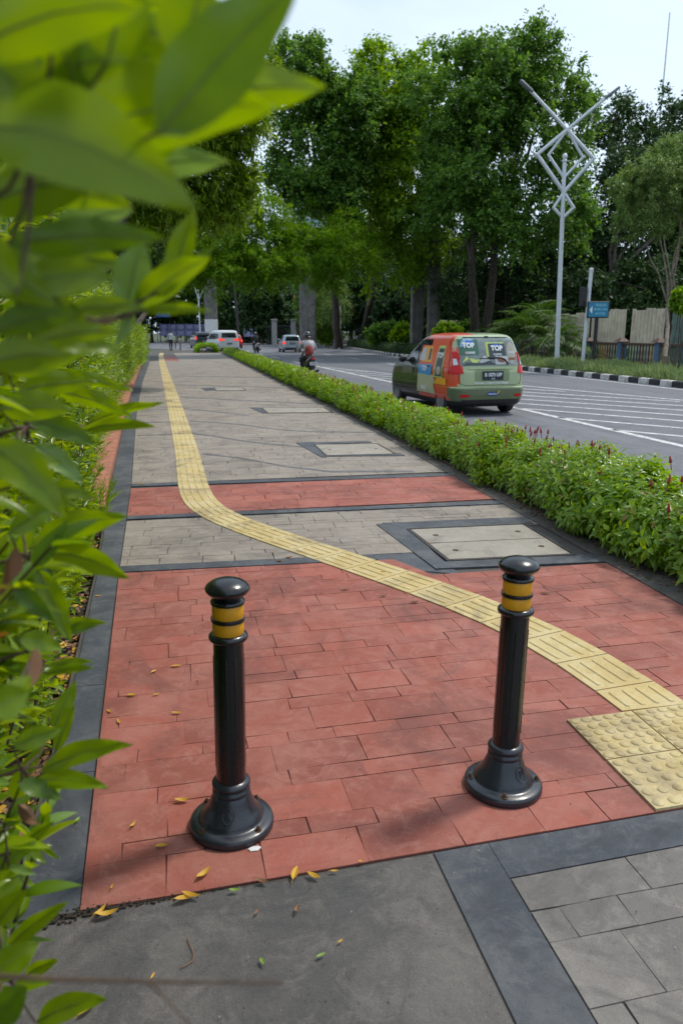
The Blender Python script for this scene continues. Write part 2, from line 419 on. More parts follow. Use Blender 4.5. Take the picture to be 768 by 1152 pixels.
# left charcoal border
bd = MB(); ys = [yf(-.5)]+[2.5,3.2,4,5,6,7,8,10,12,15,18,22,28,38,50,62]
for a, b in zip(ys, ys[1:]):
    L0 = b-a
    bd.poly(ccw([(xout(a),a+.002),(xin(a)-.008,a+.002),(xin(b)-.008,b-.002),(xout(b),b-.002)]), .0, .0075)
structure(bd.build('pavement_border', M['char']))
# slim lip of darker red along the border
# near dark slab, charcoal cross band and charcoal T
sl = MB(); rr = random.Random(3)
edge = [(x, yf(x)-.012+rr.uniform(-.006,.004)) for x in np.linspace(-.62,.665,34)]
sl.poly([(-.62,-3),(.665,-3)]+edge[::-1], -.004, .002); structure(sl.build('slab_pavement', M['slab']))
cb = MB()
cb.poly([(.672,-3),(.85,-3),(.85,1.70),(.85,yf(.85)-.006),(.672,yf(.672)-.008)], -.002, .003)
cb.poly([(.852,1.70),(4.0,1.83),(4.0,yf(4)-.006),(.852,yf(.852)-.006)], -.002, .003)
structure(cb.build('cross_border', M['char']))
gt = MB(); tiles(gt, [[(.855,-3),(4,-3),(4,1.82),(.855,1.695)]], .02, [.2,.2,.11], (.18,.34), .005, -.002, .003, 5)
structure(gt.build('grey_near_pavement', M['slab2']))
# red fields
MH = [G(423,591), G(490.6,642)]
rdz = [[(xin(yf(-.4)), yf(-.4)), (xh(2), yf(2.8)), (xh(4.4), 4.42), (1.62, 4.42), (1.5, 4.5), (1.35, yr(1.35)), (xin(4.8), yr(-.45))]]
def tri_fan(p): p = ccw(p); return [[p[0], p[i], p[i+1]] for i in range(1, len(p)-1)]
rd = MB()
Z1 = [[(xin(1.83),yf(-.34)),(xh(1.9),yf(2.8)),(xh(4.38),4.38),(xin(4.38),4.38)],
      [(xin(4.38),4.381),(1.52,4.381),(1.36,yr(1.36)),(xin(4.8),yr(-.45))]]
tiles(rd, Z1, .022, [.175,.085,.18,.095], (.19,.36), .0036, .001, .006, 21)
lip = [(xin(1.83)-.004, yf(-.34)), (xin(1.83)+.012, yf(-.34)), (xin(4.8)+.012, yr(-.45)), (xin(4.8)-.004, yr(-.45))]
rd.poly(ccw(lip), .001, .0095)
Z2 = zone_y(6.42, 7.62, .6)
tiles(rd, Z2, -.03, [.2,.1], (.2,.4), .004, .001, .0075, 23)
Z3 = zone_y(43.0, 52.0, 3, xl=lambda y: xin(y)+.6, xr=lambda y: xin(y)+1.6)
tiles(rd, Z3, 0, [.5,.3], (.6,1.0), .01, .001, .0075, 24)
structure(rd.build('red_pavement', M['red']))
bs = MB()
for z in Z1+Z2: bs.poly(ccw(z), -.001, .0012)
structure(bs.build('red_pavement_bed', M['red_joint']))
# grey fields
gr = MB(); gb = 4.98
tiles(gr, [[(xin(5),4.96),(1.66,4.88),(1.66,6.21),(xin(6.2),6.26)],[(1.66,5.45),(xh(5.6),5.45),(xh(6.2),6.18),(1.66,6.21)]], -.03, [.17,.09], (.2,.36), .0045, .001, .0065, 31)
tiles(gr, zone_y(7.86, 16.0, 1.5), -.04, [.2,.1,.2], (.22,.45), .005, .001, .0065, 33)
tiles(gr, zone_y(16.0, 43, 3), 0, [.5,.35], (.5,.9), .008, .001, .0065, 34)
tiles(gr, zone_y(43, 60, 4, xl=lambda y: xin(y)+1.6), 0, [.8], (.8,1.2), .01, .001, .0065, 35)
structure(gr.build('grey_pavement', M['grey']))
# thin charcoal cross bands; curved and straight dark grey lines over the far paving
tb = MB(); wb_ = MB()
def band(pts, w, z=.0115, tb=tb):
    pts = [Vector((p[0], p[1])) for p in pts]
    for i in range(len(pts)-1):
        p, q = pts[i], pts[i+1]; n = Vector((0, w/2)); tb.poly(ccw([p-n, q-n, q+n, p+n]), .001, z)
band([(xin(4.86)+.0,yr(-.45)+.075),(1.25,yr(1.25)+.06)], .13)
band([(xin(6.3),6.36),(xh(6.3),6.26)], .12)
band([(xin(7.7),7.78),(xh(7.7),7.66)], .14)
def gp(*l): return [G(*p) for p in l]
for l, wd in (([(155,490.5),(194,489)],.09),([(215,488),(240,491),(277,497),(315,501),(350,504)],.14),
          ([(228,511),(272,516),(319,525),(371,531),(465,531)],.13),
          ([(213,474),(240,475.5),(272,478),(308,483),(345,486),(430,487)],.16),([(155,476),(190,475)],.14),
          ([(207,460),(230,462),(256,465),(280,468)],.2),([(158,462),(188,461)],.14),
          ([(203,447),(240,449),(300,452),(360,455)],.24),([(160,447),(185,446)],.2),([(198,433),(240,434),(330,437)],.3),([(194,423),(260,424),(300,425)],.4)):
    band(gp(*l), wd*.8, .009, wb_)  # dark grey lines drawn over the far grey paving
# charcoal surrounds of the service covers
tb.poly([(1.2,4.62),(1.70,4.36),(1.70,5.0),(1.2,5.0)], .0005, .0035)
GZ = [.0122]
def gpoly(l, z0=.001):
    GZ[0] += .0004; tb.poly(ccw([G(*p)[:2] for p in l]), z0, GZ[0])
gpoly([(423,591),(455,589.5),(503,639),(490.6,642)]); gpoly([(491,641.5),(498,634),(700,622),(720,632)]); gpoly([(430,590),(590,583),(600,590.5),(458,596.5)])
gpoly([(333,499),(348,498),(368,515),(365,515.5)]); gpoly([(333,499),(352,498),(372,512),(362,515.5)]);
gpoly([(363,514.5),(366,512.5),(450,511),(455,513.5)]); gpoly([(335,499),(415,497),(418,498.6),(350,501)])
gpoly([(281,459),(291,459),(303,465),(296,465.5)]); gpoly([(226,437),(238,436.6),(244,439),(232,440)])
structure(tb.build('pavement_band', M['char'])); structure(wb_.build('dark_pavement_line', M['darkline']))
# dirty charcoal edging beside the planted strip
ed = MB()
for a, b in zip([-40,0,1.84,2.6,3.4,4.3,5.2,6.2,7.5,9,12,18,28,40], [0,1.84,2.6,3.4,4.3,5.2,6.2,7.5,9,12,18,28,40,60]):
    ed.poly(ccw([(xh(a)-.1,a),(xh(a)+.12,a),(xh(b)+.12,b-.004),(xh(b)-.1,b-.004)]), .001, .0145)
structure(ed.build('planter_edging', M['dirty']))
# soil beds
sb = MB(); sb.poly([(2.86,-40),(3.82,-40),(3.82,60),(2.95,60),(3.0,12)], -.05, .03); structure(sb.build('planting_soil', M['soil']))
sb = MB()
sb.poly(ccw([(-4,-6),(xout(1.7)-.01,-6),(xout(1.7)-.01,1.8),(xout(4)-.01,4),(xout(8)-.03,8),(xout(14)-.08,14),(xout(38)-.1,38),(-6,60),(-12,60)]), -.3, -.055)
structure(sb.build('verge_soil', M['soil']))
kb = MB(); kb.bbox(3.83, 4.05, -60, 58, -.25, .03, .015); structure(kb.build('road_kerb', M['concrete']))
# median: kerb blocks painted black and white
vg = MB()
vg.poly([(15.4,-60),(60,-60),(60,62),(16.1,62),(15.4,55)], -.3, -.02); vg.poly([(16.1,62),(60,62),(60,92),(19.6,92),(17.6,80)], -.3, -.02)
structure(vg.build('verge', M['turf']))
fb = MB(); fb.poly([(-60,150),(60,150),(60,400),(-60,400)], -.3, -.02); fb.poly([(-60,84),(-9,84),(-2,77),(3.2,62),(3.4,60),(-6,60),(-60,60)], -.3, -.03)
structure(fb.build('far_verge', M['turf']))
M['kblack'] = mat('kerb_black', (.025,.027,.03), .7, var=.5, scale=9); M['kwhite'] = mat('kerb_white', (.55,.53,.5), .75, var=.28, scale=7, bump=.3)
ka = MB(); y = -12.0; i = 0; KX = 15.2
def kx(y): return KX if y < 55 else KX+(y-55)*.085
while y < 80:
    Mx = Matrix.Translation((kx(y), y, 0))@Matrix.Rotation(0 if y < 55 else -.085, 4, 'Z')
    ka.bbox(0, .25, .004, .602, -.2, .045, .025, i%2, Mx); y += .606; i += 1
structure(ka.build('median_kerb', [M['kblack'], M['kwhite']]))
# ================================================================== tactile paving
tp = empty('tactile_paving', (0,0,0)); tag(tp, kind='structure')
Lp = [(206.8,575),(200.5,557),(196.4,510),(186.5,458),(179,408.6),(178,400)]
Up = [(238,559.7),(225,510),(207,458),(186,408.6),(184,400)]
lower = [(222.4,584.7),(240,594.5),(308.3,617),(370.8,635.2),(464.6,669),(521,689.5),(564,707),(602.4,722.4),(634,741.6),(670.8,770),(713.5,807),(745,832),(800,876)]
upper = [(245.8,571.7),(256.3,578),(308,592),(360,611.8),(417.7,632.6),(459.4,643),(504,660),(551,675),(602.4,694.6),(645,710.4),(687.9,735.2),(734.9,765),(768,794),(830,846),(900,904)]
A = [G(*p) for p in Lp[::-1]]+[G(*p) for p in lower]
B = [G(*p) for p in Up[::-1]]+[G(*p) for p in upper]
def resample(P, n):
    d = [0]
    for a, b in zip(P, P[1:]): d.append(d[-1]+(b-a).length)
    out = []
    for i in range(n+1):
        t = d[-1]*i/n; k = 0
        while k < len(P)-2 and d[k+1] < t: k += 1
        out.append(P[k].lerp(P[k+1], (t-d[k])/max(1e-9, d[k+1]-d[k])))
    return out
def nearest(P, q):
    best = None
    for a, b in zip(P, P[1:]):
        ab = b-a; t = max(0, min(1, (q-a).dot(ab)/ab.length_squared)); c = a+ab*t
        if best is None or (c-q).length < (best-q).length: best = c
    return best
A2 = resample(A, 400); CEN = []
for p in A2: q = nearest(B, p); CEN.append((p+q)/2)
CEN = [p for p in CEN if p.y > 2.36]                              # far -> near
# smooth the centre line
for it in range(30):
    CEN = [CEN[0]]+[(CEN[i-1]+CEN[i]*2+CEN[i+1])/4 for i in range(1, len(CEN)-1)]+[CEN[-1]]
far = CEN[0]; CEN = [Vector((far.x-.02*(60-far.y)*.9, 60, 0))]+CEN
Ltot = sum((b-a).length for a, b in zip(CEN, CEN[1:])); NT = int(round(Ltot/.302))
cc = resample(CEN, NT); HW = .152
def nrm(i):
    d = (cc[min(i+1,NT)]-cc[max(i-1,0)]).normalized(); return Vector((-d.y, d.x, 0))
rib_bm = MB(); RZ = .0135
def capsule(mb, p, q, r, z0, h, n=8, mi=0):
    d = (q-p); L = d.length; d = d/L; s = Vector((-d.y, d.x, 0)); vs = []
    for rr_, z in ((r, z0), (r*.62, z0+h)):
        for c0, sg in ((q-d*r, 1), (p+d*r, -1)):
            for k in range(5):
                a = -PI/2+PI*k/4
                vs.append(c0+d*sg*math.cos(a)*rr_+s*sg*math.sin(a)*rr_+Vector((0,0,z-0)))
    m = 10; fs = [tuple(range(m, 2*m))]+[(i, (i+1)%m, (i+1)%m+m, i+m) for i in range(m)]
    mb.add([Vector((v.x, v.y, v.z)) for v in vs], fs, mi)
tl = MB()
for i in range(NT):
    a, b = cc[i], cc[i+1]; na, nb = nrm(i), nrm(i+1); g = .0035; d = (b-a).normalized()*g
    q = [a-na*HW+d, b-nb*HW-d, b+nb*HW-d, a+na*HW+d]
    yc = 2.492+.02*(a.x-1.45); q = clip(ccw([v[:2] for v in q]), 0, -1, -yc)
    if len(q) < 3: continue
    tl.poly(q, .001, RZ)
    dist = a.y
    for k in range(4):
        o = (k-1.5)*.069
        p0 = (a+na*o).lerp(b+nb*o, .1); p1 = (a+na*o).lerp(b+nb*o, .9)
        if p1.y < yc+.02:
            if p0.y < yc+.06: continue
            p1 = p0.lerp(p1, (p0.y-yc-.02)/(p0.y-p1.y))
        capsule(tl, p0, p1, .0145, RZ-.001, .006)
ck = tl.build('tile', M['yellow'], tp, smooth=30); ck['kind'] = 'stuff'
dt = MB()
GX, GY = 1.447, 1.875
def slope(x): return (x-GX)*.03
for ix in range(4):
    for iy in range(2):
        x0, y0 = GX+ix*.302, GY+.006+iy*.300+slope(GX+ix*.302)
        q = [(x0+.003,y0+.003),(x0+.298,y0+.003+.009),(x0+.298,y0+.297+.009),(x0+.003,y0+.297)]
        dt.poly(q, .001, RZ+.002)
        for u in range(5 if iy == 0 else 6):
            n5 = 5 if iy == 0 else 6
            for v in range(n5):
                cx_, cy_ = x0+.3*(u+.5)/n5, y0+.3*(v+.5)/n5+.009*(u+.5)/n5
                dt.lathe([(.0205,RZ+.001),(.019,RZ+.0045),(.014,RZ+.0075),(.007,RZ+.0082)], 12, 0, Matrix.Translation((cx_,cy_,0)))
o = dt.build('warning_tile', M['yellow'], tp, smooth=30); o['kind'] = 'stuff'
# ================================================================== service covers
def cover(P, label, panels=2, z=.014):
    c = (P[0]+P[1]+P[2]+P[3])/4
    root = empty('service_cover', (c.x, c.y, 0), 0, label, 'service cover', 'service covers let into the pavement')
    Q = [Vector((p.x-c.x, p.y-c.y)) for p in P]                   # TL TR BR BL
    def at(u, v): return (Q[0].lerp(Q[1], u)).lerp(Q[3].lerp(Q[2], u), v)
    fr = MB(); t = .018
    for a, b, c_, d in ((0,0,1,t),(0,1-t,1,1),(0,t,t,1-t),(1-t,t,1,1-t)):
        fr.poly(ccw([at(a,b), at(c_,b), at(c_,d), at(a,d)]), .001, z+.004)
    fr.build('frame', M['iron'], root)
    for k in range(panels):
        v0 = t+.012+(1-2*t-.02)*k/panels; v1 = t-.004+(1-2*t-.02)*(k+1)/panels
        pm = MB(); pm.poly(ccw([at(t+.012,v0), at(1-t-.012,v0), at(1-t-.012,v1), at(t+.012,v1)]), .001, z+.002)
        s_ = at(t+.006, v1+.001), at(1-t-.006, v1+.009)
        o = pm.build('lid', M['lid'], root)
        for u in (.16, .84):
            hb = MB(); p = at(u, (v0+v1)/2); hb.lathe([(.024,z+.001),(.022,z+.0045),(.012,z+.003),(.008,z+.003)], 12, 0, Matrix.Translation((p.x,p.y,0)))
            hb.build('lifting_hole', M['rust'], o)
    gp_ = MB(); gp_.poly(ccw([at(t,.0+t), at(1-t,t), at(1-t,1-t), at(t,1-t)]), .0005, z-.002); gp_.build('recess', M['red_joint'], root)
cover([G(457,597), G(590,591), G(648,626.5), G(503,633.5)], 'large two panel cement service cover set beside the planted strip')
cover([G(352,501), G(425,500), G(446,512), G(366,514)], 'middle sized cement service cover on the grey paving, second from the bollards', 1)
cover([G(293,459.5), G(365,459), G(375,464.5), G(300,465.5)], 'small distant service cover on the grey paving, third from the bollards', 1)
cover([G(240,436.6), G(272,436.2), G(277,439.5), G(243,440)], 'farthest faint service cover on the grey paving', 1)
# ================================================================== bollards
def make_bollard():
    root = empty('bollard')
    b = MB()
    b.lathe([(.0475,.145),(.0465,.16),(.0462,.18),(.0458,.62),(.046,.64)], 40); shaft = b.build('post', M['black'], root, smooth=40)
    # shallow flutes: raised ribs between them
    fl = MB()
    for k in range(10):
        a = 2*PI*k/10+.15; c, s = math.cos(a), math.sin(a)
        fl.tube([(.0415*c,.0415*s,.20),(.0436*c,.0436*s,.215),(.0434*c,.0434*s,.585),(.0415*c,.0415*s,.60)], [.002,.0042,.0042,.002], 8)
    fl.build('flute', M['black'], shaft, smooth=40)
    b = MB()
    b.lathe([(.132,0),(.1335,.006),(.1335,.017),(.131,.024),(.126,.028),(.110,.031),(.103,.0325),(.0985,.036),(.0965,.042),(.094,.050),(.086,.058),
             (.077,.072),(.069,.090),(.0625,.108),(.0585,.118),(.0565,.121),(.0585,.124),(.0595,.129),(.0585,.134),(.0545,.1375),(.0535,.141),(.0575,.145),(.0605,.151),
             (.0605,.156),(.0575,.162),(.051,.166),(.0475,.168)], 56)
    base = b.build('base', M['blacks'], root, smooth=40)
    for a in (-2.45, -.75, .82, 2.4):
        bo = MB(); Mx = Matrix.Translation((.1145*math.cos(a), .1145*math.sin(a), .029))
        bo.lathe([(.0115,0),(.0115,.0025),(.0075,.003)], 14, 0, Mx); bo.lathe([(.0075,.003),(.0075,.009),(.006,.0105)], 6, 0, Mx); bo.lathe([(.0042,.010),(.0042,.0145),(.003,.0155)], 8, 0, Mx)
        bo.build('bolt', M['rust'], base)
    # cast emblem on the flared base, facing the viewer: ring with a small monument shape
    em = MB(); ang = -PI/2-.1
    def onbell(u, v):
        z = .083+v; r = np.interp(z, [.05,.058,.072,.09,.108,.118], [.094,.086,.077,.069,.0625,.0585])+.0008
        a = ang+u/r; return (r*math.cos(a), r*math.sin(a), z)
    em.tube([onbell(.019*math.cos(t), .024*math.sin(t)) for t in np.linspace(0, 2*PI, 25)], .0013, 6)
    for l in ([(-.010,-.014),(.010,-.014)],[(-.007,-.009),(.007,-.009)],[(-.003,-.009),(-.002,.012)],[(.003,-.009),(.002,.012)],[(-.006,.012),(0,.017),(.006,.012),(-.006,.012)],[(-.012,-.004),(-.013,.004),(-.010,.010)],[(.012,-.004),(.013,.004),(.010,.010)]):
        em.tube([onbell(*p) for p in l], .0012, 6)
    em.build('emblem', M['blacks'], base, smooth=40)
    b = MB()
    b.lathe([(.046,.635),(.054,.637),(.058,.641),(.0595,.647),(.058,.653),(.054,.657),(.0475,.66)], 40)
    b.build('lower_ring', M['black'], root, smooth=40)
    for z0, z1 in ((.658,.698),(.710,.752)):
        b = MB(); b.lathe([(.0462,z0-.002),(.0472,z0),(.0472,z1),(.0462,z1+.002)], 40); b.build('reflective_band', M['amber'], root, smooth=40)
    b = MB(); b.lathe([(.046,.697),(.0505,.6985),(.0518,.704),(.0505,.7095),(.046,.711)], 40); b.build('middle_ring', M['black'], root, smooth=40)
    b = MB(); b.lathe([(.046,.751),(.0505,.753),(.0515,.758),(.050,.763),(.046,.7655),(.041,.769),(.0425,.773),(.050,.778),(.059,.785),(.0655,.794),(.0665,.799),
             (.0655,.8035),(.062,.809),(.055,.8155),(.044,.822),(.030,.827),(.016,.8295),(.004,.8303)], 48)
    b.build('cap', M['black'], root, smooth=50)
    return root
bol = make_bollard(); GRP = 'black and yellow bollards on the footpath'
p = G(261,929); bol.location = (p.x, p.y, .006); bol.rotation_euler = (0, math.radians(1.0), -.1)
tag(bol, 'black bollard with two yellow bands on red paving, standing beside the scattered yellow leaves', 'bollard', GRP)
b2 = copy_tree(bol); p = G(565,886); b2.location = (p.x, p.y, .006); b2.rotation_euler = (0, math.radians(1.4), .5)
b2['label'] = 'black bollard with two yellow bands on red paving, next to the raised dot tactile tiles'
b3 = copy_tree(bol); p = G(203,393.4); b3.location = (p.x, p.y, 0); b3.rotation_euler = (0,0,0); b3['label'] = 'tiny far black bollard at the end of the footpath, nearer the planted strip'
b4 = copy_tree(bol); p = G(197.5,392); b4.location = (p.x, p.y, 0); b4.rotation_euler = (0,0,0); b4['label'] = 'tiny far black bollard at the end of the footpath, beside the walker'
# scuffed white cement smear under the near bollard
sm = MB(); c = G(286,958); rr = random.Random(5)
sm.poly([(c.x+.02*math.cos(a)*rr.uniform(.7,1.2), c.y+.012*math.sin(a)*rr.uniform(.7,1.2)) for a in np.linspace(0, 2*PI, 16)[:-1]], .0075, .0092)
tag(sm.build('cement_smear', M['white']), 'small white cement smear on the red paving at a bollard base', 'smear')
# ================================================================== fallen leaves
M['fallen'] = leafmat('fallen_leaf', (.62,.38,.03), (.5,.25,.03), .15, .6)
M['fallenb'] = leafmat('fallen_leaf_brown', (.2,.1,.05), (.26,.13,.06), .1, .7)
M['falleng'] = leafmat('fallen_leaf_green', (.25,.38,.05), (.2,.32,.05), .2, .5)
FL = [ # px, py, length px, angle, material, label
 (148,836,0,0,None,None),
 (150,929,8,70,'fallen','yellow leaf standing alone on red paving below the charcoal border'),
 (182,953,10,10,'fallen','olive yellow fallen leaf on red paving left of the near bollard foot'),
 (229,985,14,55,'fallen','long curled yellow leaf on red paving in front of the near bollard'),
 (205,902,12,5,'fallen','orange yellow leaf on red paving just above the near bollard foot'),
 (208,1012,16,20,'fallen','broad yellow leaf of the clump on the red paving edge'),
 (215,1009,15,-15,'fallen','ochre leaf lying across the clump on the red paving edge'),
 (121,1030,17,20,'fallen','curled yellow leaf in the broken corner of the red paving'),
 (113,1027,12,60,'fallen','narrow yellow leaf standing in the broken paving corner'),
 (332,984,15,80,'fallen','upright yellow leaf at the red paving edge, right of the near bollard'),
 (353,987,12,-30,'fallen','pair forming yellow leaf at the paving edge beside the upright one'),
 (376,981,7,5,'fallen','small yellow leaf on the seam between red and dark paving'),
 (264,1003,9,5,'falleng','small green fallen leaf on the red paving edge'),
 (295,993,11,-20,'fallenb','brown crumpled leaf on the edge of the dark slab'),
 (289,1027,6,60,'fallenb','small brown leaf on the dark slab under the crumpled one'),
 (334,1024,8,80,'fallenb','tan leaf on the dark slab below the upright yellow leaf'),
 (172,1099,6,75,'fallen','small yellow leaf on the dark slab above the blurred twig'),
 (98,1137,13,50,'fallen','orange leaf on the dark slab below the blurred twig'),
 (361,1076,8,30,'falleng','pale green leaf lying on the dark slab, the rightmost of the green ones'),
 (295,1083,7,-60,'falleng','bright green leaf standing on the dark slab'),
 (126,1016-17,5,90,'fallen','tiny yellow leaf near the corner of the red field'),
 (87,924,7,70,'falleng','light green leaf on the charcoal border'),
 (148,783,8,0,'fallen','yellow leaf on red paving near the border, level with the bollard shaft'),
 (176,782,6,20,'fallen','small brown yellow leaf on red paving, upper left of the near bollard'),
 (198,750,9,10,'fallen','pale yellow leaf on red paving beside the bollard yellow bands'),
 (173,756,6,60,'fallen','slim yellow leaf on red paving above the scattered trio'),
 (123,801,6,-40,'fallen','small yellow leaf close to the charcoal border'),
 (134,813,8,-60,'fallen','curled yellow leaf near the charcoal border, right of a smaller one'),
 (199,803,9,0,'fallen','amber leaf lying flat on red paving left of the bollard post'),
 (110,671,5,10,'fallen','tiny yellow leaf on the charcoal border beside the grey field'),
 (613,668,9,-10,'fallenb','tan dry leaf on red paving behind the second bollard'),
 (463,568+1,6,0,'fallenb','small dark leaf on the distant red cross band'),
 (736,877,8,70,'falleng','green leaf caught between the raised dots of the yellow tiles'),
 (325,628,14,30,'fallenb','crumpled dark leaf on the charcoal cross band'),
 (314,632,12,-40,'fallenb','withered grey brown leaf beside the crumpled one on the cross band'),
 (388,664,9,15,'fallenb','brown leaf on red paving below the tactile strip'),
 (431,671,8,10,'fallenb','small brown leaf near the lower edge of the tactile strip'),
 (466,678,8,0,'fallenb','pinkish brown leaf just under the tactile strip edge'),
 (432,676-32,6,0,'fallen','small tan leaf lying on the grey paving beside the charcoal surround'),
 (383,1136-76,5,40,'fallen','tiny yellow speck of a leaf on the worn dark slab'),
 (406,970,5,0,'fallen','small orange leaf on the paving seam between the bollards'),
 (224,519-2,6,0,'fallen','small yellow leaf beside the bend of the tactile strip'),
 (160,545,6,0,'fallen','yellow leaf at the border of the distant red band'),
]
lroot = []
for px, py, ln, ang, mm, lab in FL:
    if not mm: continue
    c = G(px, py, .009); sc = ln*((c-Vector((0,0,CAMH))).length)/F*1.35; sc = min(sc, .06)
    n = 6; vs = []; fs = []; rr = random.Random(int(px*7+py)); wd = rr.uniform(.28, .42); cu = rr.uniform(.15, .7)
    for i in range(n+1):
        t = i/n; hw = wd*.5*(math.sin(PI*t**.85)**.8 if 0 < t < 1 else .02)
        z = .06+cu*(t-.5)**2*1.6; tw = (t-.5)*.9*rr.uniform(.5,1.2)
        vs += [(t-.5, -hw*math.cos(tw), z+abs(hw)*.7-hw*math.sin(tw)*.5), (t-.5, 0, z), (t-.5, hw*math.cos(tw), z+abs(hw)*.7+hw*math.sin(tw)*.5)]
    for i in range(n): a = i*3; fs += [(a,a+1,a+4,a+3),(a+1,a+2,a+5,a+4)]
    zm = min(v[2] for v in vs)
    m_ = MB(); m_.add([(v[0]*sc, v[1]*sc, (v[2]-zm)*sc) for v in vs], fs)
    m_.tube([(-.5*sc,0,(vs[1][2]-zm)*sc),(-.72*sc,.03*sc,.02*sc)], .0007, 5)
    o = m_.build('fallen_leaf', M[mm], smooth=True); o.location = (c.x, c.y, .0105)
    o.rotation_euler = (0, 0, math.radians(ang)-YAW)
    tag(o, lab, 'fallen leaf', 'leaves fallen on the footpath')
# crumbled corner where the red field has broken away
rb = MB(); rr = random.Random(9)
for i in range(420):
    t = rr.random()**2.1; x = FR0.x-.09+t*.62; y = yf(x)-.006+rr.gauss(0,.005+.009*(1-t)**3)
    r_ = rr.uniform(.001,.0048)*(1.3-t)
    rb.ell((x,y,.004+r_*.4), (r_*1.3, r_, r_*.8), 6, 0)
tag(rb.build('crumbled_debris', M['soil']), kind='stuff')
# pale dried stem curl lying on the slab
cs = MB(); cs.tube([(G(*p).x, G(*p).y, .0075) for p in ((211,1058),(214,1066),(218,1076),(217,1084),(211,1088),(203,1092))], .0014, 5)
tag(cs.build('dry_stalk', M['fallenb']), 'thin pale dry stalk curled on the dark slab', 'stalk')
# ================================================================== vehicles
def paint(name, col, rough=.3, var=.04, metal=0.0): return mat(name, col, rough, metal, var=var, scale=3, coat=.5)
M['plastic'] = mat('black_plastic', (.02,.02,.022), .55, var=.1)
M['under'] = mat('wheel_well', (.008,.008,.009), .95, var=0)
M['plate'] = mat('number_plate', (.012,.02,.035), .4, var=.1)
M['letter'] = mat('white_lettering', (.75,.77,.78), .5, var=0)
M['chromes'] = mat('bright_trim', (.5,.52,.5), .25, .7, var=0)
class Car:
    """closed body of rounded horizontal outlines stacked by height; panels follow its surface"""
    def __init__(s, lv, yoff): s.lv = lv; s.yo = yoff        # levels (z, y_rear, y_front, half width, rear radius, front radius)
    def at(s, z):
        lv = s.lv
        z = max(lv[0][0], min(lv[-1][0]-1e-6, z))
        for a, b in zip(lv, lv[1:]):
            if a[0] <= z <= b[0]:
                t = (z-a[0])/(b[0]-a[0]); return [a[i]+(b[i]-a[i])*t for i in range(1, 6)]
    def outline(s, z, ns=26, nc=7):
        y0, y1, w, rr_, rf = s.at(z); rr_ = min(rr_, w*.95); rf = min(rf, w*.98); P = []
        for i in range(9): P.append((-(w-rr_)+2*(w-rr_)*i/9, y0))
        for i in range(nc): a = -PI/2+PI/2*i/nc; P.append((w-rr_+rr_*math.cos(a), y0+rr_+rr_*math.sin(a)))
        for i in range(ns): P.append((w, y0+rr_+(y1-rf-y0-rr_)*i/ns))
        for i in range(nc): a = PI/2*i/nc; P.append((w-rf+rf*math.cos(a), y1-rf+rf*math.sin(a)))
        for i in range(9): P.append(((w-rf)-2*(w-rf)*i/9, y1))
        for i in range(nc): a = PI/2+PI/2*i/nc; P.append((-w+rf+rf*math.cos(a), y1-rf+rf*math.sin(a)))
        for i in range(ns): P.append((-w, y1-rf-(y1-rf-y0-rr_)*i/ns))
        for i in range(nc): a = PI+PI/2*i/nc; P.append((-w+rr_+rr_*math.cos(a), y0+rr_+rr_*math.sin(a)))
        return P
    def sidex(s, y, z):
        y0, y1, w, rr_, rf = s.at(z); rr_ = min(rr_, w*.95); rf = min(rf, w*.98)
        if y < y0+rr_: d = min(rr_, y0+rr_-y); return w-rr_+math.sqrt(max(0, rr_**2-d*d))
        if y > y1-rf: d = min(rf, y-(y1-rf)); return w-rf+math.sqrt(max(0, rf**2-d*d))
        return w
    def reary(s, x, z):
        y0, y1, w, rr_, rf = s.at(z); rr_ = min(rr_, w*.95); x = abs(x)
        if x > w-rr_: d = min(rr_, x-(w-rr_)); return y0+rr_-math.sqrt(max(0, rr_**2-d*d))
        return y0
    def body(s, name, mats, pick, parent, arches=(), ar=.35, levels=None):
        zs = sorted(set([l[0] for l in s.lv]+[z for z in np.arange(s.lv[0][0], s.lv[-1][0], .06)]))
        rings = [s.outline(z) for z in zs]; n = len(rings[0]); mb = MB()
        vs = [(x, y+s.yo, z) for z, r in zip(zs, rings) for x, y in r]; fs = []; mi = []
        fs.append(tuple(range(n-1, -1, -1))); mi.append(pick(0, 2, zs[0]))
        for i in range(len(zs)-1):
            for k in range(n):
                k2 = (k+1)%n; f = (i*n+k, i*n+k2, (i+1)*n+k2, (i+1)*n+k); fs.append(f)
                c = [sum(vs[j][q] for j in f)/4 for q in range(3)]; mi.append(pick(*c))
        fs.append(tuple(range(len(vs)-n, len(vs)))); mi.append(pick(0, vs[-n//2][1]*.5+.5, zs[-1]))
        me = bpy.data.meshes.new(name); me.from_pydata(vs, [], fs); me.update()
        o = link(name, me, mats, parent); me.polygons.foreach_set('material_index', mi)
        if arches:
            cut = MB()
            for ya, zc in arches:
                for sx in (-1, 1):
                    Mx = Matrix.Translation((sx*.62, ya, zc))@Matrix.Rotation(PI/2, 4, 'Y')
                    cut.lathe([(ar,-.28),(ar,.6*1 if True else 0)], 28, 0, Mx if sx > 0 else Matrix.Translation((sx*.62, ya, zc))@Matrix.Rotation(-PI/2, 4, 'Y'))
            co_ = cut.build('cut', M['under'])
            md = o.modifiers.new('b', 'BOOLEAN'); md.operation = 'DIFFERENCE'; md.object = co_; md.solver = 'EXACT'; md.material_mode = 'TRANSFER'
            dg = bpy.context.evaluated_depsgraph_get(); dg.update()
            nm = bpy.data.meshes.new_from_object(o.evaluated_get(dg)); o.modifiers.clear(); o.data = nm
            bpy.data.objects.remove(co_, do_unlink=True)
        o.data.shade_smooth()
        try: o.data.set_sharp_from_angle(angle=math.radians(32))
        except Exception: pass
        return o
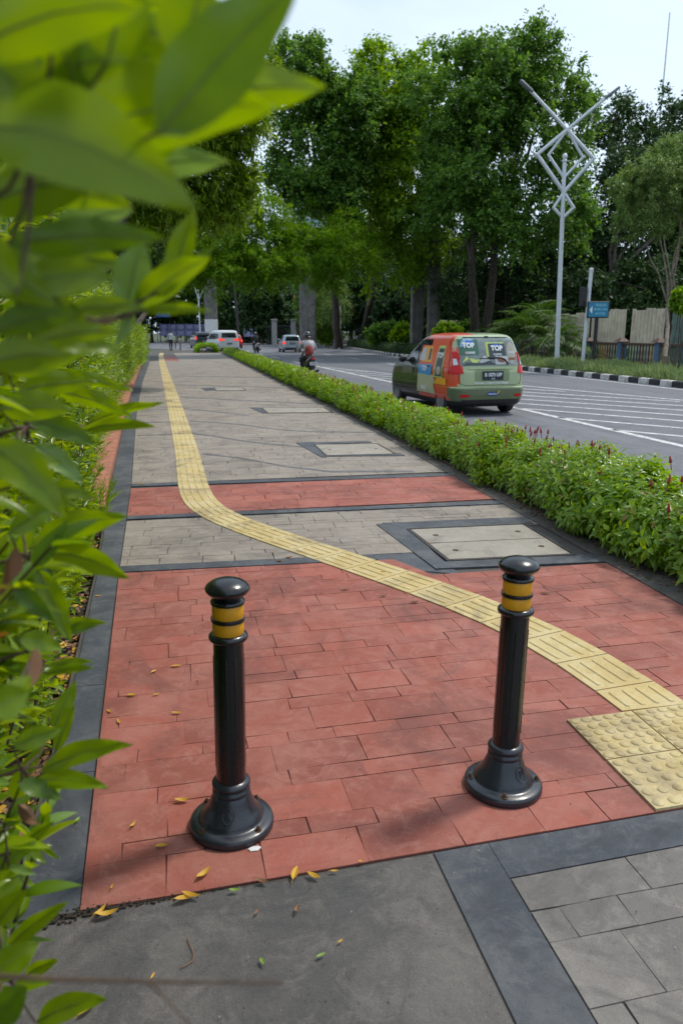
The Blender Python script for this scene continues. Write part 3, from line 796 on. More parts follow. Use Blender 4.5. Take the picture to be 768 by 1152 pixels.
    def patch(s, name, poly, material, parent, face='rear', off=.006, thick=.0):
        """polygon in (x,z) on the tail or (y,z) on a side, wrapped onto the body"""
        mb = MB(); poly = ccw(poly); us = [p[0] for p in poly]; zs = [p[1] for p in poly]
        u = math.floor(min(us)/.05)*.05
        while u < max(us):
            p1 = clip(clip(poly, -1, 0, -u), 1, 0, u+.05)
            z = math.floor(min(zs)/.05)*.05
            while z < max(zs) and len(p1) > 2:
                p2 = clip(clip(p1, 0, -1, -z), 0, 1, z+.05)
                if len(p2) > 2:
                    vs = []
                    for a, b in p2:
                        if face == 'rear':
                            y = s.reary(a, b); nx = 0 if abs(a) < .5 else math.copysign(off*.7, a); vs.append((a+nx, y+s.yo-off, b))
                        elif face == 'front':
                            y1 = s.at(b)[1]; vs.append((a, y1+s.yo+off, b+off*.5))
                        else:
                            sg = -1 if face == 'left' else 1; x = s.sidex(a, b)
                            vs.append((sg*(x+off), a+s.yo, b+off*.3))
                    mb.add(vs, [tuple(range(len(vs)))])
                z += .05
            u += .05
        return mb.build(name, material, parent, smooth=30, merge=True)
def rrect(x0, x1, z0, z1, r=.03, n=4):
    P = []
    for cx_, cz_, a0 in ((x1-r,z0+r,-PI/2),(x1-r,z1-r,0),(x0+r,z1-r,PI/2),(x0+r,z0+r,PI)):
        for i in range(n+1): a = a0+PI/2*i/n; P.append((cx_+r*math.cos(a), cz_+r*math.sin(a)))
    return P
def text_mesh(body, size, name, material, parent=None, bold=.0, depth=.001):
    cu = bpy.data.curves.new(name, 'FONT'); cu.body = body; cu.size = size; cu.align_x = 'CENTER'; cu.align_y = 'CENTER'
    cu.extrude = depth; cu.offset = bold
    t = bpy.data.objects.new(name+'_c', cu); COL.objects.link(t)
    dg = bpy.context.evaluated_depsgraph_get(); me = bpy.data.meshes.new_from_object(t.evaluated_get(dg))
    bpy.data.objects.remove(t, do_unlink=True); me.materials.clear(); me.name = name
    return link(name, me, material, parent)
def text_on_tail(car, body, x, z, size, material, parent, off=.012, bold=.0, name='lettering', sx=1):
    o = text_mesh(body, size, name, material, None, bold)
    for v in o.data.vertices:
        a, b = x+v.co.x*sx, z+v.co.y; v.co = (a, car.reary(a, b)+car.yo-off-v.co.z, b)
    o.parent = parent; return o
def text_on_left(car, body, y, z, size, material, parent, off=.012, sx=1, bold=0):
    o = text_mesh(body, size, 'lettering', material, None, bold)
    for v in o.data.vertices:
        a, b = y-v.co.x*sx, z+v.co.y; v.co = (-(car.sidex(a-car.yo if False else a, b)+off+v.co.z), a+car.yo, b)
    o.parent = parent; return o
def wheel(parent, x, y, R=.31, W=.19, steel=False):
    s = -1 if x < 0 else 1; Mx = Matrix.Translation((x, y, R))@Matrix.Rotation(s*PI/2, 4, 'Y')
    t = MB(); t.lathe([(R*.64,-W/2),(R*.86,-W/2),(R*.97,-W*.42),(R,-W*.3),(R,W*.3),(R*.97,W*.42),(R*.86,W/2),(R*.66,W/2),(R*.64,W*.4)], 36, 0, Mx)
    ty = t.build('wheel', M['rubber'], parent, smooth=40)
    r = MB(); r.lathe([(R*.66,W*.44),(R*.62,W*.46),(R*.58,W*.3),(R*.12,W*.26)], 30, 0, Mx)
    for k in range(7):
        a = 2*PI*k/7; q = Mx@Matrix.Rotation(a, 4, 'Z'); r.box(R*.1, R*.6, -.022, .022, W*.24, W*.42, 0, q)
    r.lathe([(R*.16,W*.24),(R*.15,W*.45),(.01,W*.46)], 16, 0, Mx)
    r.build('rim', M['alloy'] if not steel else M['plastic'], ty, smooth=40); return ty
# ---------------------------------------------------------------- the wrapped people carrier
AV = Car([(.19,.16,4.0,.70,.2,.3),(.25,.06,4.08,.775,.26,.45),(.33,.015,4.14,.81,.28,.52),(.45,.0,4.17,.825,.27,.55),(.56,.0,4.18,.83,.26,.56),(.585,.012,4.18,.83,.26,.56),
          (.605,.055,4.17,.828,.27,.56),(.75,.062,4.15,.83,.27,.58),(.90,.075,4.05,.828,.27,.6),(.965,.10,3.9,.822,.27,.6),(1.01,.115,3.45,.812,.26,.5),(1.06,.135,3.2,.80,.25,.4),(1.1,.15,3.08,.79,.25,.35),
          (1.25,.205,2.85,.765,.24,.3),(1.4,.265,2.6,.725,.23,.3),(1.5,.31,2.42,.695,.22,.3),(1.56,.345,2.3,.672,.21,.3),(1.60,.385,2.2,.65,.2,.3),(1.635,.46,2.08,.615,.2,.3),(1.66,.58,1.95,.56,.2,.3),(1.68,.8,1.75,.45,.2,.3),(1.69,1.1,1.5,.3,.15,.2)], -.75)
av = empty('people_carrier', label='small people carrier wrapped in orange and green advertising, driving away on the road', cat='car', group='cars on the road')
av.location = (6.12, 15.22, ROAD); av.rotation_euler = (0, 0, math.radians(4.5))
cols = [paint('wrap_pale_green', (.31,.38,.20)), paint('wrap_dark_green', (.010,.014,.009)), paint('wrap_orange', (.62,.07,.02)), M['plastic'], M['under'], paint('wrap_moss', (.10,.13,.06))]
M['pgreen'] = cols[0]
def pick_av(x, y, z):
    y -= AV.yo
    if z < .30: return 3
    if z < .59 and y < .35: return 5
    if y < .34 and x < -.62 and z > .6: return 2 if y > .10+max(0,(z-.95))*.36 and z < 1.7 else 0
    if z > 1.63: return 2 if x < -.25 and y < 2.1 else (0 if y < .75 else 3)
    if y < .10+max(0,(z-.9))*.40+.12: return 0
    if x < 0 and y < 1.95-.18*(z-.6): return 2
    return 1
av_body = AV.body('body', cols, pick_av, av, arches=((0,.31),(2.655,.31)), ar=.37)
for y in (0, 2.655):
    for x in (-.725, .725): wheel(av, x, y, .305, .185)
# tail: window with printed film
film = M['film'] = mat('printed_window_film', (.17,.21,.20), .06, var=.25, scale=4, coat=.5)
glassA = AV.patch('rear_window', [(-.66,1.03),(.66,1.03),(.65,1.12),(.585,1.53),(.52,1.605),(-.52,1.605),(-.585,1.53),(-.65,1.12)], film, av, off=.006)
def colmat(n, c, r=.3): 
    if n not in M: M[n] = mat(n, c, r, var=.05)
    return M[n]
def deco(name, poly, m, off, face='rear', parent=None): return AV.patch(name, poly, m, parent or glassA, face, off)
deco('printed_film', rrect(-.64,-.22,1.24,1.56,.02), colmat('ink_green', (.045,.13,.085)), .009)
deco('printed_film', [(-.62,1.40),(-.36,1.46),(-.30,1.57),(-.52,1.575),(-.58,1.5)], colmat('ink_skyblue', (.22,.36,.46)), .0115)
deco('printed_film', [(-.5,1.50),(-.46,1.55),(-.40,1.52),(-.34,1.55),(-.31,1.5),(-.4,1.475)], colmat('ink_blue', (.04,.12,.45)), .013)
text_on_tail(AV, 'TOP', -.44, 1.435, .135, M['letter'], glassA, .016, .005)
text_on_tail(AV, 'COFFEE', -.42, 1.285, .062, M['letter'], glassA, .016, .001)
deco('printed_film', rrect(-.05,.36,1.19,1.50,.01), colmat('ink_lime', (.45,.55,.14)), .009)
deco('printed_film', rrect(.0,.38,1.16,1.47,.01), colmat('ink_charcoal', (.035,.05,.055)), .0115)
deco('printed_film', [(.10,1.44),(.13,1.485),(.19,1.46),(.25,1.485),(.28,1.44),(.19,1.425)], colmat('ink_blue', (.04,.12,.45)), .0135)
text_on_tail(AV, 'TOP', .19, 1.375, .135, M['letter'], glassA, .018, .006)
text_on_tail(AV, 'COFFEE', .19, 1.25, .055, M['letter'], glassA, .018, .001)
deco('printed_film', rrect(.12,.42,1.05,1.22,.03), colmat('ink_pale', (.45,.47,.45)), .0145)
deco('printed_film', [(.27+.09*math.cos(a), 1.14+.05*math.sin(a)) for a in np.linspace(0,2*PI,15)[:-1]], colmat('ink_brown', (.22,.08,.05)), .0165)
deco('printed_film', [(.50+.095*math.cos(a), 1.28+.22*math.sin(a)) for a in np.linspace(0,2*PI,19)[:-1]], colmat('ink_beige', (.36,.33,.27)), .0125)
deco('printed_film', rrect(.44,.58,1.27,1.32,.01), colmat('ink_pale', (.45,.47,.45)), .015); deco('printed_film', rrect(.43,.58,1.14,1.19,.01), colmat('ink_brown', (.22,.08,.05)), .015)
deco('printed_film', [(-.62,1.08),(-.5,1.22),(-.38,1.07),(-.3,1.07),(-.2,1.16),(-.3,1.15),(-.44,1.18)], colmat('ink_lime', (.45,.55,.14)), .0125)
deco('printed_film', [(-.60,1.04),(-.5,1.10),(-.2,1.08),(.0,1.13),(.14,1.05)], colmat('ink_charcoal', (.035,.05,.055)), .0145)
deco('printed_film', [(-.25,1.10),(-.1,1.24),(.02,1.12),(-.1,1.06)], colmat('ink_pale', (.45,.47,.45)), .0135)
wp = MB(); yy = lambda x, z, o=.03: (x, AV.reary(x, z)+AV.yo-o, z)
wp.tube([yy(.40,1.06,.02),yy(.39,1.075,.035),yy(.34,1.15,.04),yy(.25,1.19,.035),yy(-.05,1.20,.03)], [.02,.018,.014,.011,.008], 8)
wp.tube([yy(.2,1.175,.022),yy(-.22,1.175,.022)], .009, 6); wp.build('wiper', M['plastic'], glassA, smooth=40)
AV.patch('spoiler', [(-.5,1.605),(.5,1.605),(.46,1.635),(-.46,1.635)], M['pgreen'], av, off=.035)
hl = MB(); hl.tube([yy(-.04,1.612,.045), yy(.04,1.612,.045)], .011, 6); hl.build('high_brake_lamp', M['plastic'], av)
# tailgate seams
seam = MB()
for l in ([(-.66,1.58*0+1.02),(-.70,.86),(-.70,.74),(-.66,.66),(-.55,.635),(.55,.635),(.66,.66),(.70,.74),(.70,.86),(.66,1.02)],): seam.tube([yy(x, z, .002) for x, z in l], .005, 5)
sd_ = lambda y, z, o=.001, sg=-1: (sg*(AV.sidex(y, z)+o), y+AV.yo, z)
for l in ([(2.05,1.5),(2.08,1.02),(2.06,.6),(2.0,.4),(1.3,.38)],[(1.16,1.5),(1.15,1.0),(1.22,.7),(1.13,.55)],[(3.1,1.0),(3.08,.6),(2.98,.42),(2.1,.38)]):
    for sg in (-1, 1): seam.tube([sd_(y, z, .001, sg) for y, z in l], .004, 5)
seam.build('panel_gap', M['under'], av)
for sg, nm in ((-1,'left'),(1,'right')):
    tl_ = [(-.99,.0)]
    m_ = [(.60,.88),(.795,.86),(.79,1.0),(.745,1.3),(.675,1.31),(.668,1.08)]
    o = AV.patch('tail_lamp', [(sg*a, b) for a, b in m_] , M['redlens'], av, 'rear', .014)
    AV.patch('reversing_lamp', [(sg*a, b) for a, b in [(.69,1.05),(.765,1.04),(.752,1.17),(.70,1.17)]], M['clearlens'], o, 'rear', .022)
    AV.patch('lamp_wing', [(.17,.86),(.40,.87),(.27,1.05),(.25,1.28),(.21,1.30)], M['redlens'], o, nm, .012)
    AV.patch('reflector', rrect(sg*.5-.09+sg*.1, sg*.5+.09+sg*.1, .40, .455, .01), M['redlens'], av, 'rear', .01)
AV.patch('tailgate_trim', rrect(-.5,.5,.965,1.0,.012), M['pgreen'], av, 'rear', .03)
rc = AV.patch('plate_recess', rrect(-.36,.42,.72,.95,.03), colmat('moss_recess', (.19,.25,.12)), av, 'rear', .004)
pb = MB(); yp = AV.reary(0,.8)+AV.yo; pb.box(-.19,.27,yp-.028,yp-.012,.74,.92); pl_ = pb.build('number_plate', M['plate'], av)
t = text_mesh('B 1073 UIP', .098, 'lettering', M['letter'], None, .003); t.data.transform(Matrix.Translation((.04,yp-.030,.845))@Matrix.Rotation(PI/2,4,'X')@Matrix.Scale(.86,4,(1,0,0))); t.parent = pl_
t = text_mesh('07·20', .035, 'lettering', M['letter'], None, .001); t.data.transform(Matrix.Translation((.04,yp-.030,.767))@Matrix.Rotation(PI/2,4,'X')); t.parent = pl_
text_on_tail(AV, 'Espresso Original Kopi Banget', 0.02, .685, .062, M['letter'], av, .010, .001)
st = AV.patch('bumper_sticker', rrect(-.10,.16,.425,.50,.006), colmat('ink_navy', (.02,.07,.25)), av, 'rear', .009)
text_on_tail(AV, 'dasawarsa', .01, .462, .045, M['letter'], st, .013, .0006)
AV.patch('sticker_flash', [(.11,.43),(.17,.50),(.19,.53),(.15,.525),(.12,.48)], colmat('ink_yellow', (.6,.42,.03)), st, 'rear', .016)
AV.patch('lower_bumper', [(-.62,.27),(.62,.27),(.66,.345),(-.66,.345)], M['plastic'], av, 'rear', .008)
for nm in ('left','right'):
    AV.patch('side_window', [(2.12,1.06),(2.92,1.06),(2.50,1.40),(2.24,1.52),(2.10,1.54)], M['glass'], av, nm, .008)
    AV.patch('side_window', [(1.22,1.06),(2.02,1.06),(2.02,1.54),(1.24,1.54)], M['glass'], av, nm, .004)
    AV.patch('quarter_window', [(.44,1.08),(1.10,1.07),(1.11,1.53),(.56,1.50)], M['glass'], av, nm, .004)
def dl(poly, mn, off=.012): return AV.patch('wrap_print', poly, M[mn] if mn in M else mn, av_body, 'left', off)
colmat('ink_orange', (.66,.085,.02)); colmat('ink_red', (.5,.02,.02)); colmat('ink_cyan', (.03,.24,.5))
colmat('ink_moss', (.09,.10,.06)); colmat('ink_cream', (.42,.40,.24)); colmat('ink_amber', (.75,.33,.02))
dl([(.36,.98),(1.16,.98),(1.95,1.0),(1.95,1.57),(.60,1.56),(.42,1.3)], 'ink_orange', .011)
dl([(1.45,1.42),(1.95,1.42),(1.93,1.55),(1.47,1.55)], 'glass', .015)
dl([(1.25,1.06),(1.85,1.06),(1.80,1.40),(1.35,1.40)], 'ink_amber', .0145)
dl([(1.62,1.10),(1.92,1.08),(1.88,1.36),(1.66,1.36)], 'ink_pale', .017); dl([(1.36,1.12),(1.5,1.1),(1.48,1.36),(1.38,1.33)], 'ink_charcoal', .017)
dl([(1.22,.78),(1.95,.80),(1.95,1.0),(1.22,1.02)], 'ink_cyan', .0145); dl([(1.0,.62),(2.0,.55),(1.98,.80),(1.1,.80)], 'ink_cream', .0135)
dl([(.98,.40),(2.02,.40),(2.02,.56),(1.1,.62)], 'ink_cream', .0125)
dl([(.62,.76),(1.08,.76),(1.02,1.42),(.70,1.42)], 'ink_lime', .0145); dl([(.66,.78),(1.03,.78),(.98,1.36),(.73,1.36)], 'ink_charcoal', .017)
dl([(.84+.12*math.cos(a),.90+.09*math.sin(a)) for a in np.linspace(0,2*PI,13)[:-1]], 'ink_beige', .0195)
t = text_on_left(AV, 'TOP', .86, 1.22, .15, M['letter'], av_body, .021, 1, .005)
text_on_left(AV, 'TOP', 1.6, .92, .15, M['letter'], av_body, .021, 1, .005)
dl([(.42,.62),(1.05,.62),(.92,.75),(.44,.76)], 'ink_amber', .0145)
dl([(2.3,.78),(2.95,.76),(2.95,.90),(2.32,.92)], 'ink_moss', .011)
text_on_left(AV, 'kopi', 1.62, .52, .16, M['letter'], av_body, .018, 1, .003)
mr = MB()
for sg in (-1, 1): mr.ell((sg*.93, 2.72-.75, 1.10), (.10,.06,.08), 14); mr.tube([(sg*.80,2.78-.75,1.06),(sg*.90,2.73-.75,1.07)], .02, 6)
mr.build('wing_mirror', M['plastic'], av, smooth=60)
for sg in (-1,): 
    for yd in (1.28, 2.18):
        h_ = MB(); h_.tube([sd_(yd, .98, .012), sd_(yd+.02, .985, .035), sd_(yd+.16, .985, .035), sd_(yd+.18, .98, .012)], .012, 6); h_.build('door_handle', M['plastic'], av, smooth=60)
AV.patch('windscreen', [(-.6,1.1),(.6,1.1),(.5,1.58),(-.5,1.58)], M['glass'], av, 'front', .006)
ex = MB(); ex.tube([(-.35,-.2,.24),(-.35,-.70,.22)], .028, 10); ex.tube([(.1,-.3,.3),(.12,-.62,.2)], .01, 6); ex.box(-.6,.6,-.1,2.7,.22,.3); ex.build('underside', M['under'], av)
an = MB(); an.tube([(-.1,-.1,1.66),(-.1,-.19,1.86)], .004, 6); an.build('aerial', M['plastic'], av)
# ---------------------------------------------------------------- simpler cars further off
def simple_car(name, lv, yoff, wb, bodym, label, loc, rz, R=.3, glass=None, lamps=None, plate='B 2418 KZ', film=None, lit=False, W=.19):
    c = Car(lv, yoff); root = empty(name, label=label, cat='car', group='cars on the road')
    root.location = loc; root.rotation_euler = (0,0,rz)
    c.body('body', [bodym, M['plastic'], M['under']], lambda x, y, z: 1 if z < .28 else 0, root, arches=((0,R),(wb,R)), ar=R+.06)
    w_ = lv[len(lv)//3][3]
    for y in (0, wb):
        for x in (-w_+.1, w_-.1): wheel(root, x, y, R, W)
    gl = c.patch('rear_window', glass, M['glass'], root, 'rear', .008)
    for sg, nm in ((-1,'left'),(1,'right')):
        o = c.patch('tail_lamp', [(sg*a, b) for a, b in lamps], M['brakelit'] if lit else M['redlens'], root, 'rear', .016)
        for wq in film: c.patch('side_window', wq, M['glass'], root, nm, .008)
        zb = c.at(.8)[2]
        m2 = MB(); m2.ell((sg*(zb+.08), yoff+lv[-1][2]+.9, lv[len(lv)//2][0]+.08), (.1,.06,.08), 10); m2.tube([(sg*(zb-.04), yoff+lv[-1][2]+.92, lv[len(lv)//2][0]+.02),(sg*(zb+.08), yoff+lv[-1][2]+.9, lv[len(lv)//2][0]+.04)], .02, 5); m2.build('wing_mirror', bodym, root, smooth=60)
    yp = c.reary(0,.75)+yoff; zp = .78
    pb = MB(); pb.box(-.22,.22,yp-.035,yp-.012,zp-.07,zp+.07); po = pb.build('number_plate', M['plate'], root)
    t = text_mesh(plate, .085, 'lettering', M['letter'], None, .002); t.data.transform(Matrix.Translation((0,yp-.037,zp))@Matrix.Rotation(PI/2,4,'X')@Matrix.Scale(.8,4,(1,0,0))); t.parent = po
    c.patch('rear_bumper', [(-w_*.8,.30),(w_*.8,.30),(w_*.82,.42),(-w_*.82,.42)], M['plastic'], root, 'rear', .01)
    return root, c
VAN = [(.18,.14,4.7,.78,.2,.3),(.28,.02,4.8,.88,.25,.5),(.5,.0,4.85,.92,.25,.6),(.75,.03,4.82,.925,.24,.6),(1.0,.06,4.6,.92,.22,.6),(1.08,.07,4.25,.91,.22,.5),(1.2,.09,3.9,.90,.2,.4),(1.5,.15,3.45,.86,.18,.3),(1.72,.22,3.1,.80,.16,.3),(1.80,.28,2.9,.76,.16,.3),(1.86,.42,2.7,.68,.15,.3),(1.89,.8,2.2,.5,.1,.2)]
HAT = [(.17,.12,3.6,.7,.2,.3),(.27,.02,3.68,.8,.26,.45),(.45,.0,3.72,.835,.28,.5),(.62,.03,3.72,.84,.28,.5),(.82,.07,3.6,.835,.27,.5),(.93,.12,3.2,.82,.26,.45),(1.0,.16,2.75,.80,.25,.4),(1.2,.27,2.4,.74,.24,.3),(1.38,.38,2.0,.67,.22,.3),(1.44,.46,1.85,.63,.2,.3),(1.48,.62,1.7,.55,.2,.3),(1.5,.9,1.4,.4,.15,.2)]
SUV = [(.2,.1,4.6,.8,.2,.3),(.3,.02,4.7,.88,.2,.4),(.6,.0,4.75,.90,.2,.5),(.95,.03,4.7,.90,.2,.5),(1.1,.06,4.2,.89,.2,.4),(1.2,.09,3.6,.87,.2,.3),(1.5,.16,3.2,.8,.2,.3),(1.68,.24,2.9,.74,.18,.3),(1.75,.4,2.6,.64,.15,.3),(1.78,.8,2.2,.45,.1,.2)]
def gnd(px, py): return G(px, py, ROAD)
wh = paint('pearl_white_paint', (.55,.57,.58)); sv = paint('pale_silver_blue_paint', (.33,.39,.42), .3, .03, .3)
p = gnd(285,396.3); q = gnd(262,396.5)
simple_car('white_van', VAN, -1.05, 3.0, wh, 'tall white people carrier with red tail lamps, farther along the road', (YAT(254.5,65).x, 66.0, ROAD), math.radians(13), .34,
   [(-.62,1.28),(.62,1.28),(.58,1.66),(-.58,1.66)], [(.36,1.05),(.88,1.02),(.86,1.22),(.78,1.24),(.4,1.14)], 'B 2418 KZ', [[(1.0,1.15),(3.3,1.15),(2.9,1.6),(1.0,1.62)],[(.2,1.2),(.9,1.17),(.9,1.6),(.3,1.58)]], True)
p = gnd(325,395.6)
simple_car('silver_hatchback', HAT, -.68, 2.4, sv, 'pale silver hatchback driving between the two scooters', (YAT(328.5,66).x, 66.5, ROAD), math.radians(0), .29,
   [(-.60,1.0),(.60,1.0),(.52,1.36),(-.52,1.36)], [(.58,.72),(.83,.72),(.80,.93),(.60,.92)], 'B 1660 SO', [[(.75,1.0),(2.5,1.0),(2.1,1.33),(.85,1.36)]], True)
p = gnd(319,392)
simple_car('red_hatchback', HAT, -.68, 2.4, paint('red_car_paint', (.45,.015,.02)), 'red car mostly hidden behind the white people carrier', (YAT(266.5,84).x-.3, 84, ROAD), math.radians(4), .29,
   [(-.60,1.0),(.60,1.0),(.52,1.36),(-.52,1.36)], [(.58,.72),(.83,.72),(.80,.93),(.60,.92)], 'B 1901 TQ', [[(.75,1.0),(2.5,1.0),(2.1,1.33),(.85,1.36)]], True)
simple_car('dark_van', SUV, -.9, 2.8, paint('charcoal_car_paint', (.022,.024,.028)), 'dark grey van farthest along the road beside the white people carrier', (YAT(227,86).x, 86, ROAD), math.radians(8), .35,
   [(-.6,1.2),(.6,1.2),(.55,1.6),(-.55,1.6)], [(.70,.95),(.88,.95),(.86,1.3),(.76,1.3)], 'B 9027 PA', [[(.6,1.15),(3.2,1.15),(2.9,1.6),(.7,1.62)]], True)
# ================================================================== scooters and people
M['cloth_dark'] = mat('dark_trousers', (.018,.019,.024), .85, var=.25, scale=12, bump=.4, bscale=30)
M['cloth_grey'] = mat('pale_grey_jacket', (.42,.41,.42), .8, var=.15, scale=10, bump=.5, bscale=25)
M['cloth_blk'] = mat('black_jacket', (.02,.022,.026), .8, var=.2, scale=10, bump=.4, bscale=30)
M['cloth_white'] = mat('white_shirt', (.55,.58,.62), .8, var=.1, scale=10, bump=.4, bscale=30)
M['skin'] = mat('skin', (.28,.15,.09), .5, var=.06); M['helmet'] = mat('helmet_shell', (.012,.012,.014), .15, var=0, coat=.8)
M['redpat'] = mat('red_bag_cloth', (.30,.045,.03), .75, var=.5, scale=9); M['scoot'] = paint('scooter_black', (.015,.015,.018))
M['scootw'] = paint('scooter_white', (.5,.5,.52))
def skin_body(name, joints, edges, material, parent=None, sub=2, root=0):
    me = bpy.data.meshes.new(name); me.from_pydata([j[0] for j in joints], edges, []); me.update()
    o = link(name, me, material, parent)
    md = o.modifiers.new('s', 'SKIN'); md.use_smooth_shade = True
    for i, j in enumerate(joints):
        r = j[1]; me.skin_vertices[0].data[i].radius = (r, r) if not hasattr(r, '__len__') else r
        me.skin_vertices[0].data[i].use_root = (i == root)
    s_ = o.modifiers.new('u', 'SUBSURF'); s_.levels = sub; s_.render_levels = sub
    dg = bpy.context.evaluated_depsgraph_get(); dg.update()
    nm = bpy.data.meshes.new_from_object(o.evaluated_get(dg)); o.modifiers.clear(); o.data = nm; nm.shade_smooth()
    return o
def rider(loc, rz, jacket, label, bag=True):
    """seated on a scooter facing +Y, hands on the grips; origin on the road under the rear axle"""
    root = empty('person', loc, rz, label, 'person', 'people riding scooters')
    J = [((0,.50,.80),.155), ((0,.53,.98),.15), ((0,.58,1.18),.175), ((0,.61,1.33),.14), ((0,.63,1.43),.06), ((0,.66,1.52),.055)]
    E = [(0,1),(1,2),(2,3),(3,4),(4,5)]
    for s in (-1, 1):
        n = len(J)
        J += [((s*.11,.56,.78),.105), ((s*.20,.93,.74),.075), ((s*.17,.90,.40),.055), ((s*.17,.93,.33),.045), ((s*.18,1.06,.32),.04)]
        E += [(0,n),(n,n+1),(n+1,n+2),(n+2,n+3),(n+3,n+4)]
        n = len(J)
        J += [((s*.19,.62,1.34),.075), ((s*.33,.74,1.12),.055), ((s*.31,.99,1.05),.042), ((s*.30,1.06,1.05),.04)]
        E += [(3,n),(n,n+1),(n+1,n+2),(n+2,n+3)]
    b = skin_body('body', J, E, jacket, root)
    b.data.materials.append(M['cloth_dark']); b.data.materials.append(M['skin'])
    for p_ in b.data.polygons:
        c = p_.center
        if c.z < .86: p_.material_index = 1
        if c.z > 1.42 or (c.y > 1.0 and c.z > .9): p_.material_index = 2
    hm = MB(); hm.ell((0,.67,1.60),(.135,.16,.15), 20)
    hm.tube([(-.125,.64,1.53),(-.05,.53,1.51),(.05,.53,1.51),(.125,.64,1.53)], .02, 8); h = hm.build('helmet', M['helmet'], root, smooth=60)
    vz = MB(); vz.ell((0,.74,1.59),(.105,.11,.07), 14); vz.build('visor', M['glass'], h, smooth=60)
    for s in (-1, 1):
        hd = MB(); hd.ell((s*.30,1.08,1.045),(.045,.05,.035), 8)
        for f in range(4): hd.tube([(s*(.27+f*.022),1.10,1.06),(s*(.27+f*.022),1.13,1.05),(s*(.27+f*.022),1.125,1.02)], .011, 6)
        hd.tube([(s*.265,1.06,1.03),(s*.255,1.10,1.02)], .012, 6); hd.build('hand', M['skin'], root, smooth=60)
        sh = MB(); sh.ell((s*.18,1.03,.30),(.05,.13,.05), 12); sh.build('shoe', M['darksteel'], root, smooth=60)
    if bag:
        bg_ = MB(); bg_.ell((0,.36,1.02),(.17,.11,.23), 16); bg_.build('waist_bag', M['redpat'], root, smooth=60)
        cl_ = MB(); cl_.ell((.0,.44,1.22),(.19,.10,.18), 14); cl_.ell((.15,.52,1.18),(.09,.10,.2), 12); cl_.build('tied_cloth', jacket, root, smooth=60)
    return root
def scooter(loc, rz, label, bodym):
    root = empty('scooter', loc, rz, label, 'scooter', 'scooters on the road')
    b = MB()
    for y, nm in ((0,'wheel'),(1.26,'wheel')):
        t = MB(); Mx = Matrix.Translation((0,y,.28))@Matrix.Rotation(PI/2,4,'Y')
        t.lathe([(.20,-.045),(.25,-.055),(.275,-.035),(.28,0),(.275,.035),(.25,.055),(.20,.045)], 28, 0, Mx, False)
        wl = t.build('wheel', M['rubber'], root, smooth=40)
        r = MB(); r.lathe([(.20,-.035),(.19,-.03),(.19,.03),(.20,.035)], 24, 0, Mx, False); r.lathe([(.04,-.06),(.04,.06)], 12, 0, Mx)
        for k in range(5): r.box(.03,.2,-.012,.012,-.012,.012,0,Mx@Matrix.Rotation(k*2*PI/5,4,'Z'))
        r.build('rim', M['alloy'], wl)
    # bodywork: tail, floor, leg shield
    def loft(secs, name, m_, parent=root):
        mb_ = MB(); n = 14; vs = []; fs = []
        for (y, z, w_, h_) in secs:
            for k in range(n):
                a = 2*PI*k/n; ca, sa = math.cos(a), math.sin(a)
                vs.append((w_*math.copysign(abs(ca)**.7, ca), y, z+h_*math.copysign(abs(sa)**.7, sa)))
        for i in range(len(secs)-1):
            for k in range(n): k2 = (k+1)%n; fs.append((i*n+k, (i+1)*n+k, (i+1)*n+k2, i*n+k2))
        fs += [tuple(range(n)), tuple(range(len(vs)-1, len(vs)-n-1, -1))]
        mb_.add(vs, fs); return mb_.build(name, m_, parent, smooth=50)
    loft([(-.36,.80,.05,.03),(-.30,.78,.10,.06),(-.05,.70,.13,.11),(.25,.62,.15,.15),(.48,.55,.15,.17),(.58,.46,.12,.13)], 'body', bodym)
    loft([(.5,.33,.13,.05),(.7,.30,.15,.05),(.95,.33,.14,.05)], 'floorboard', M['plastic'])
    loft([(.92,.40,.12,.14),(1.0,.55,.17,.2),(1.04,.78,.18,.16),(1.08,.92,.12,.08)], 'leg_shield', bodym)
    loft([(-.28,.82,.07,.03),(-.1,.83,.12,.04),(.2,.80,.14,.045),(.5,.77,.13,.05),(.66,.76,.07,.03)], 'seat', M['darksteel'])
    f = MB(); f.tube([(-.0,1.26,.28),(0,1.14,.62),(0,1.06,.95),(0,1.03,1.0)], .03, 8); f.tube([(-.34,.99,1.05),(-.18,1.05,1.0),(.18,1.05,1.0),(.34,.99,1.05)], .016, 8)
    f.build('handlebar', M['plastic'], root, smooth=60)
    for s in (-1, 1):
        m = MB(); m.tube([(s*.22,1.04,1.02),(s*.27,1.02,1.16)], .007, 5); m.ell((s*.29,1.02,1.19),(.06,.02,.035), 10); m.build('mirror', M['plastic'], root, smooth=60)
    fn = MB(); fn.ell((0,1.26,.42),(.07,.26,.17), 12); fn.build('front_fender', bodym, root, smooth=60)
    rf = MB(); rf.box(-.07,.07,-.40,-.36,.42,.74); rf.tube([(0,-.30,.66),(0,-.38,.45)], .03, 6); rfo = rf.build('rear_fender', M['plastic'], root)
    pb_ = MB(); pb_.box(-.13,.13,-.425,-.41,.54,.66); po = pb_.build('number_plate', M['scootw'], root)
    t = text_mesh('B 3785', .06, 'lettering', M['plate'], None, .001); t.data.transform(Matrix.Translation((0,-.427,.60))@Matrix.Rotation(PI/2,4,'X')); t.parent = po
    tlp = MB(); tlp.ell((0,-.36,.76),(.09,.03,.04), 12); tlp.build('tail_lamp', M['redlens'], root, smooth=60)
    e = MB(); e.tube([(.14,.45,.25),(.17,.1,.27),(.18,-.32,.34)], [.03,.05,.055], 12); e.build('exhaust', M['iron'], root, smooth=50)
